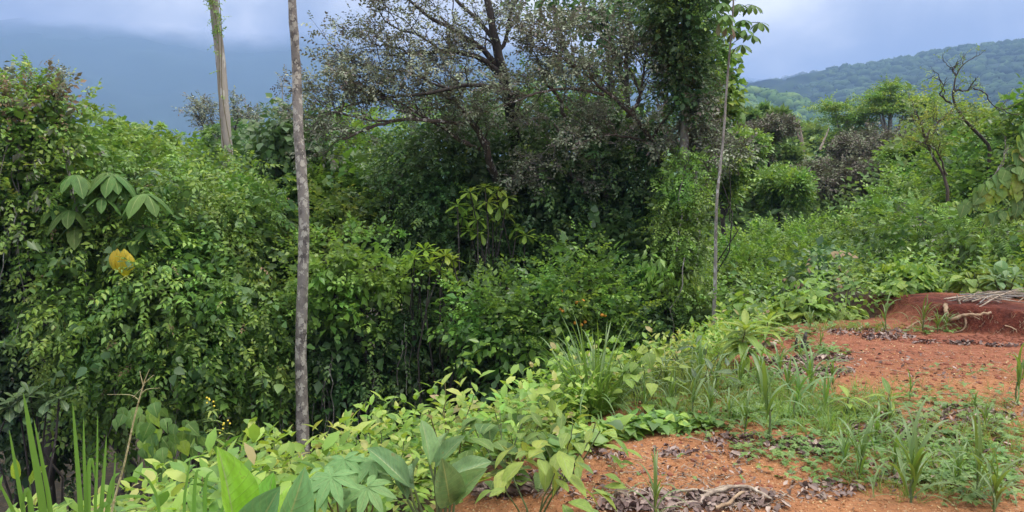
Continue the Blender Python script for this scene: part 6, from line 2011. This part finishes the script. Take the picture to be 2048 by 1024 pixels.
patch(1330, 1000, 130, 20, 200, .045); patch(1470, 998, 90, 18, 170, .05); patch(1400, 1015, 190, 14, 170, .05); patch(1250, 1012, 60, 14, 120)
patch(1650, 983, 80, 18, 150, .045); patch(1215, 912, 45, 14, 60, .05); patch(1345, 905, 45, 10, 60, .045); patch(1480, 912, 25, 8, 36, .045); patch(1400, 900, 90, 14, 40, .04)
patch(1560, 890, 90, 14, 170, .045); patch(1460, 880, 60, 10, 90, .05); patch(1640, 900, 60, 14, 120, .05); patch(1740, 880, 120, 30, 300, .05); patch(1850, 860, 160, 40, 420, .05); patch(1950, 830, 110, 24, 240, .05)
patch(1690, 830, 90, 20, 200, .05); patch(1950, 930, 110, 50, 240, .05); patch(1800, 950, 100, 30, 120, .05); patch(1620, 745, 90, 12, 320, .06); patch(1650, 718, 60, 8, 200, .06); patch(1560, 725, 50, 9, 140, .06); patch(1720, 665, 100, 8, 260, .05); patch(1500, 960, 420, 70, 260, .022); patch(1800, 800, 240, 120, 260, .028)
patch(1770, 676, 60, 6, 140, .06); patch(1860, 686, 40, 3, 50, .06); patch(1930, 688, 40, 3, 60, .06); patch(2010, 692, 40, 3, 60, .06); patch(1000, 985, 60, 14, 200, .06); patch(1080, 960, 50, 14, 90, .05); patch(1480, 760, 90, 20, 200, .06); patch(1900, 755, 140, 20, 60, .04); patch(1800, 720, 200, 30, 60, .04)
patch(1500, 950, 250, 60, 90, .035); patch(1300, 940, 200, 50, 90, .035); patch(1150, 985, 100, 30, 60, .04)
G = ground_many(PX, PY)
SZ = np.array(SZ)
G[:, 2] += r.uniform(.0, .014, len(G)) + .006
dirs = norm(np.column_stack([r.normal(0, 1, len(G)), r.normal(0, 1, len(G)), r.normal(0, .16, len(G))]))
b = Bag(); b.add(*sprigs(G, dirs, SZ * .8 * r.uniform(.55, 1.25, len(G)) ** 2, LEAFLIT, r.random(len(G)), r, spin_amt=.4))
kind(b.build('leaf_litter', MATS['litter']), 'stuff')

# small weeds
PX, PY, SZ = [], [], []
patch(1750, 890, 290, 95, 900, .05); patch(1930, 900, 140, 90, 420, .05); patch(1600, 830, 150, 30, 400, .055); patch(1450, 830, 160, 28, 420, .055); patch(1350, 780, 120, 30, 260, .06); patch(1550, 780, 100, 24, 220, .06)
patch(1850, 800, 200, 26, 200, .045); patch(1640, 705, 60, 10, 80, .06); patch(1600, 690, 30, 10, 40, .06); patch(1940, 745, 120, 14, 40, .04); patch(1580, 672, 60, 8, 90, .07); patch(1690, 655, 120, 5, 60, .07); patch(1860, 665, 60, 6, 40, .06); patch(1500, 760, 60, 20, 120, .06)
patch(1600, 900, 130, 25, 130, .045); patch(1400, 870, 110, 14, 60, .04); patch(1300, 960, 200, 40, 14, .035); patch(1950, 980, 120, 40, 160, .05)
G = ground_many(PX, PY); SZ = np.array(SZ)
b = Bag()
dirs = norm(np.column_stack([r.normal(0, .3, len(G)), r.normal(0, .3, len(G)), np.ones(len(G))]))
G[:, 2] += r.uniform(.005, .06, len(G))
b.add(*sprigs(G, dirs, SZ * r.uniform(.6, 1.4, len(G)), 'weed', r.random(len(G)), r))
kind(b.build('ground_weeds', MATS['weed_leaf']), 'stuff')
# creeping heart leaves along the near edge
PX, PY, SZ = [], [], []
patch(1330, 858, 110, 10, 170, .09); patch(1240, 868, 50, 12, 90, .10); patch(1170, 885, 45, 16, 90, .10); patch(1120, 915, 40, 18, 70, .10)
G = ground_many(PX, PY); SZ = np.array(SZ)
G[:, 2] += r.uniform(.01, .09, len(G))
HL = [make_template(tri(leaf_grid(HEART, 4, cross=1, arch=a, fold=.1, seed=3)), [((0, 0, 0), (0, 0, 1), (0, 1, 0), 1.0)]) for a in (.1, .3, .4)]
b = Bag(); b.add(*sprigs(G, norm(np.column_stack([r.normal(0, 1, len(G)), r.normal(0, 1, len(G)) - .3, r.normal(0, .2, len(G))])), SZ * r.uniform(.6, 1.2, len(G)), HL, r.random(len(G)), r, spin_amt=.35))
kind(b.build('creeping_leaves', MATS['leaf_vine']), 'stuff')
# fine grass in the weeds
BT = [make_template((np.array([(-.012, 0, 0), (.012, 0, 0), (.012, -.06, .5), (-.012, -.06, .5), (0, -.28, 1)]), np.array([(0, 1, 2), (0, 2, 3), (3, 2, 4)])), [((r.normal() * .1, r.normal() * .1, 0), (r.normal() * .5, r.normal() * .5, 1), (r.normal(), r.normal(), .2), r.uniform(.6, 1.1)) for _ in range(9)]) for _ in range(6)]
PX, PY, SZ = [], [], []
patch(1430, 810, 220, 40, 150, .20); patch(1650, 830, 150, 50, 160, .16); patch(1860, 930, 200, 80, 260, .11); patch(1350, 760, 150, 40, 160, .22); patch(1990, 860, 80, 60, 60, .12); patch(1800, 800, 240, 40, 100, .08); patch(1700, 660, 150, 6, 60, .14)
G = ground_many(PX, PY); SZ = np.array(SZ)
b = Bag(); b.add(*sprigs(G, norm(r.normal(0, .2, G.shape) + [0, 0, 1]), SZ * r.uniform(.5, 1.3, len(G)), BT, r.random(len(G)), r, spin_amt=2))
kind(b.build('fine_grass', MATS['grass_blade']), 'stuff')

# splinters of wood and dry stalks strewn over the soil
PX, PY, SZ = [], [], []
patch(1400, 960, 300, 70, 260, .05); patch(1330, 1005, 160, 20, 130, .08); patch(1480, 1000, 100, 20, 80, .08); patch(1800, 720, 260, 60, 160, .05); patch(1650, 720, 100, 30, 90, .07); patch(1850, 880, 200, 80, 160, .05); patch(1060, 975, 80, 20, 60, .08)
G = ground_many(PX, PY); SZ = np.array(SZ); G[:, 2] += .008
TWG = []
for q in range(4):
    bb_ = Bag(); tube(bb_, wiggle((0, 0, -.5), (0, 0, .5), 5, .10, r), [.03, .035, .03, .025, .015], 3); TWG.append((np.concatenate(bb_.V), np.concatenate(bb_.T), np.zeros(len(np.concatenate(bb_.T)), int)))
b = Bag(); b.add(*sprigs(G, norm(np.column_stack([r.normal(0, 1, len(G)), r.normal(0, 1, len(G)), r.normal(0, .08, len(G))])), SZ * r.uniform(.5, 1.6, len(G)), TWG, r.random(len(G)), r))
kind(b.build('wood_debris', MATS['wood_pale']), 'stuff')

# crumbs of soil
def crumbs(n, mat, smin, smax, seed):
    r = np.random.default_rng(seed)
    y = 2.9 + 5.5 * r.random(n) ** 1.7
    x = r.uniform(-.6, 5, n)
    m = (sdist(EDGE, x, y) < .15) & (np.abs(x) < .72 * y)
    x, y = x[m], y[m]
    k = len(x)
    T0 = np.array([(0, 1, 2), (0, 2, 3), (0, 3, 1), (1, 3, 2)])
    V0 = norm(r.normal(0, 1, (k, 4, 3)) * .5 + np.array([(0, 0, 1), (1, 0, -.3), (-.5, .8, -.3), (-.5, -.8, -.3)]))
    S = r.uniform(smin, smax, k) * (1 + r.random(k) ** 8 * 2)
    P = np.column_stack([x, y, height(x, y) + S * .15])
    W = P[:, None] + V0 * S[:, None, None] * np.array([1, 1, .7])
    b = Bag(); b.add(W.reshape(-1, 3), (T0[None] + np.arange(k)[:, None, None] * 4).reshape(-1, 3))
    kind(b.build('soil_crumbs', MATS[mat]), 'stuff')


crumbs(24000, 'crumb', .003, .009, 1)
crumbs(15000, 'crumb_pale', .0025, .007, 2)


# clods fallen from the bank and strewn about
PX, PY, SZ = [], [], []
patch(1930, 680, 140, 8, 260, .02); patch(1850, 655, 60, 8, 60, .02); patch(1450, 940, 300, 60, 90, .010); patch(1850, 740, 220, 40, 160, .013); patch(1650, 700, 120, 25, 60, .012)
G = ground_many(PX, PY); SZ = np.array(SZ) * r.uniform(.3, 1.6, len(G)) ** 1.5
V0, T0 = ICO1
Wc = G[:, None] + V0[None] * SZ[:, None, None] * (1 + r.normal(0, .16, (len(G), len(V0), 1))) * np.stack([r.uniform(.7, 1.4, len(G)), r.uniform(.7, 1.4, len(G)), r.uniform(.5, .9, len(G))], -1)[:, None]
b = Bag(); b.add(Wc.reshape(-1, 3), (T0[None] + np.arange(len(G))[:, None, None] * len(V0)).reshape(-1, 3))
kind(b.build('soil_clods', MATS['clod']), 'stuff')


def stick(name, label, cat, pts, r0, r1, mat, n=20, group=None, lift=.0, sides=8, kids=()):
    W = spline(pts, n); W[:, 2] += lift
    W[1:-1] += rng.normal(0, r0 * .25, (n - 2, 3))
    o0 = W[0].copy()
    b = Bag(); tube(b, W, np.linspace(r0, r1, n) * (1 + .12 * np.sin(np.arange(n) * 1.7)), sides)
    me_o = b.build(name, MATS[mat], smooth=True, origin=o0)
    me_o.location = tuple(o0)
    tag(me_o, label, cat, group)
    for kp, a, b_ in kids:
        Wk = spline(kp, 12); kb = Bag(); tube(kb, Wk, np.linspace(a, b_, 12), 6)
        kb.build('side_root' if 'root' in name else 'side_twig', MATS[mat], me_o, smooth=True, origin=o0)
    return me_o


def G_(px, py, up=0.0):
    p = ground_at(px, py); p[2] += up
    return p


stick('fallen_log', 'whitish weathered log lying at the edge of the shrubs', 'log', [G_(1503, 712, .03), G_(1520, 703, .04), G_(1557, 692, .04)], .032, .022, 'wood_pale')
stick('fallen_stick', 'thin pale stick lying in the dark litter behind the grass', 'stick', [G_(1586, 722, .02), G_(1605, 730, .02), G_(1618, 742, .02)], .012, .006, 'wood_pale')
for i, (pts, r0, lab) in enumerate([
    ([(1330, 1000), (1380, 990), (1440, 996)], .009, 'long pale root across the litter pile, upper one'), ([(1400, 1003), (1450, 990), (1500, 990), (1545, 1010)], .013, 'thick pale root arching over the right end of the litter pile'),
    ([(1430, 1022), (1460, 1018), (1480, 1000), (1500, 993)], .011, 'hooked tan root curling down at the front of the litter pile'), ([(1410, 990), (1460, 984), (1495, 986)], .008, 'flat pale root along the top edge of the litter pile'),
    ([(1240, 998), (1275, 990), (1305, 996)], .006, 'grey root at the left end of the litter pile'), ([(1200, 990), (1230, 992), (1260, 1000)], .004, 'thin twig left of the litter pile'),
    ([(1365, 879), (1385, 884), (1412, 888)], .004, 'thin grey twig on the orange soil below the creeping leaves'), ([(1462, 908), (1480, 920), (1495, 926)], .004, 'forked grey twig in the middle of the orange soil'), ([(1410, 905), (1450, 907)], .003, 'very thin straight twig in the middle of the orange soil'),
    ([(1240, 948), (1290, 945)], .003, 'thin straight twig at the left of the orange soil'), ([(1310, 930), (1318, 942)], .004, 'short grey twig standing on the orange soil'), ([(1465, 935), (1488, 932)], .004, 'short pale twig right of the forked twig'), ([(1560, 985), (1590, 1005)], .004, 'thin twig left of the small litter patch'), ([(1508, 912), (1520, 920)], .004, 'tiny twig at the right of the orange soil'),
    ([(1225, 925), (1232, 915), (1240, 930)], .005, 'bent twig beside the dry litter at the left of the orange soil'),
    ([(1330, 1020), (1370, 1016), (1420, 1012)], .006, 'grey twig buried in the front of the litter pile'), ([(1880, 790), (1915, 792)], .004, 'thin pale twig on the red clay beyond the weeds'), ([(1780, 742), (1808, 746)], .004, 'pale twig on the open red clay'), ([(1750, 724), (1775, 722)], .003, 'short pale twig behind the one on the open red clay')]):
    stick('fallen_stick', lab, 'stick', [G_(a, b_, r0 * 1.2 + (.02 if len(pts) > 2 and 1 <= j < len(pts) - 1 else .004)) for j, (a, b_) in enumerate(pts)], r0, r0 * .6, 'wood_pale' if i != 2 else 'wood_root', n=14, sides=6)
# fibre bundles at the soil edge
fb = thing('fibre_bundle', 'bundle of pale dry fibres lying on the left tip of the orange soil', 'dry grass', tuple(G_(1125, 935)))
o0 = np.array(fb.location); r = np.random.default_rng(4)
for k in range(16):
    a = G_(1108 + r.uniform(-6, 6), 945 + r.uniform(-4, 4), .01); c = G_(1140 + r.uniform(-14, 10), 922 + r.uniform(-8, 14), .03)
    sb = Bag(); tube(sb, wiggle(a, c, 7, .08, r), .003, 4); sb.build('fibre', MATS['wood_pale'], fb, smooth=True, origin=o0)
fb = thing('dry_tuft', 'dead brown tuft of dry needles under the paddle leaves at the soil edge', 'dry grass', tuple(G_(955, 1000)))
o0 = np.array(fb.location)
for k in range(46):
    d = norm(r.normal(0, 1, 3) + [0, -.2, .6]); sb = Bag(); tube(sb, np.array([[0, 0, 0], d * .035, d * .065 + [0, 0, -.008]]), .0012, 3); sb.build('needle', MATS['leaf_tan'], fb)
# charred stump
st = thing('charred_stump', 'small charred stump standing in the dark litter beyond the grass', 'stump', tuple(G_(1604, 702)))
for a, b_, c_, rr_ in [((0, 0, -.02), (.02, 0, .10), (.035, 0, .19), .022), ((-.05, 0, -.02), (-.06, 0, .07), (-.055, 0, .13), .014), ((.03, 0, -.02), (.055, .01, .05), (.06, .01, .09), .012)]:
    sb = Bag(); tube(sb, spline([a, b_, c_], 10), np.linspace(rr_ * 1.5, rr_ * .6, 10) * (1 + .15 * np.sin(np.arange(10) * 2.1)), 7); sb.build('snag', MATS['bark_dark'], st, smooth=True)
# exposed root and stick heap on the bank
def bankpt(px, py, Y):
    return at(px, py, Y)


def on_bank(px, py, lift=.03):
    g_ = ground_at(px, py); v = np.array([0, 0, 1.6]) - g_
    return g_ + norm(v) * lift


stick('exposed_root', 'thick pale exposed root snaking across the dark red bank', 'root', [on_bank(1892, 608, .03), on_bank(1893, 632, .06), on_bank(1900, 646, .06), on_bank(1925, 632, .09), on_bank(1955, 634, .08), on_bank(1982, 630, .04)], .024, .014, 'wood_root', n=30,
      kids=[([on_bank(1928, 634, .08), on_bank(1932, 648, .07), on_bank(1925, 660, .05), on_bank(1905, 666, .03)], .014, .006), ([on_bank(1900, 646, .05), on_bank(1930, 634, .06), on_bank(1960, 640, .04)], .014, .008)])
stick('exposed_root', 'thin root lying along the left end of the red bank', 'root', [on_bank(1812, 658), on_bank(1835, 645), on_bank(1870, 640)], .012, .006, 'wood_root', n=14)
stick('exposed_root', 'short root stub sticking out near the right of the bank', 'root', [on_bank(2010, 655, .02), on_bank(2030, 660, .05), on_bank(2034, 666, .03)], .008, .004, 'wood_root', n=10)
stick('broken_stub', 'pale broken stub standing on top of the bank above the root', 'stick', [G_(1920, 608), G_(1920, 608) + [-.03, 0, .06], G_(1920, 608) + [-.045, 0, .11]], .012, .008, 'wood_pale', n=8)
stick('fallen_stick', 'stick leaning on top of the bank between the stub and the heap', 'stick', [G_(1925, 606, .02), G_(1930, 606) + [.07, 0, .07], G_(1930, 606) + [.16, 0, .14]], .009, .005, 'wood_pale', n=10)
r = np.random.default_rng(55)
for k in range(46):
    px = r.uniform(1955, 2090); f = (px - 1955) / 135
    c = G_(px, 607 - 8 * f, 0)
    c = c + [0, r.uniform(-.1, .25), .02 + .10 * f * r.random() + .015 * (k % 3)]
    a = r.normal(0, .3); ln = r.uniform(.15, .42)
    dv = np.array([math.cos(a), math.sin(a), r.uniform(-.05, .22)]) * ln
    if k == 3:
        lab = 'thickest grey branch in the stick heap on the bank'; rr_ = .03
    else:
        lab = 'dry grey stick in the heap on top of the red bank'; rr_ = r.uniform(.003, .011)
    o_ = stick('heap_stick', lab, 'stick', [c - dv, c + [r.normal() * .02, r.normal() * .02, .01 + r.random() * .03], c + dv], rr_, rr_ * .5, 'wood_pale' if r.random() < .35 else 'bark_grey', n=8, group='dry sticks heaped on the bank', sides=6)

# hair roots hanging out of the bank face
b = Bag(); r = np.random.default_rng(71)
for k in range(90):
    px = r.uniform(1850, 2090); py = r.uniform(622, 672)
    p = on_bank(px, py, .015); e = p + np.array([r.normal() * .06, -.02, -r.uniform(.02, .10)])
    tube(b, wiggle(p, e, 6, .2, r), r.uniform(.001, .003), 3)
kind(b.build('hair_roots', MATS['wood_root'], smooth=True), 'stuff')
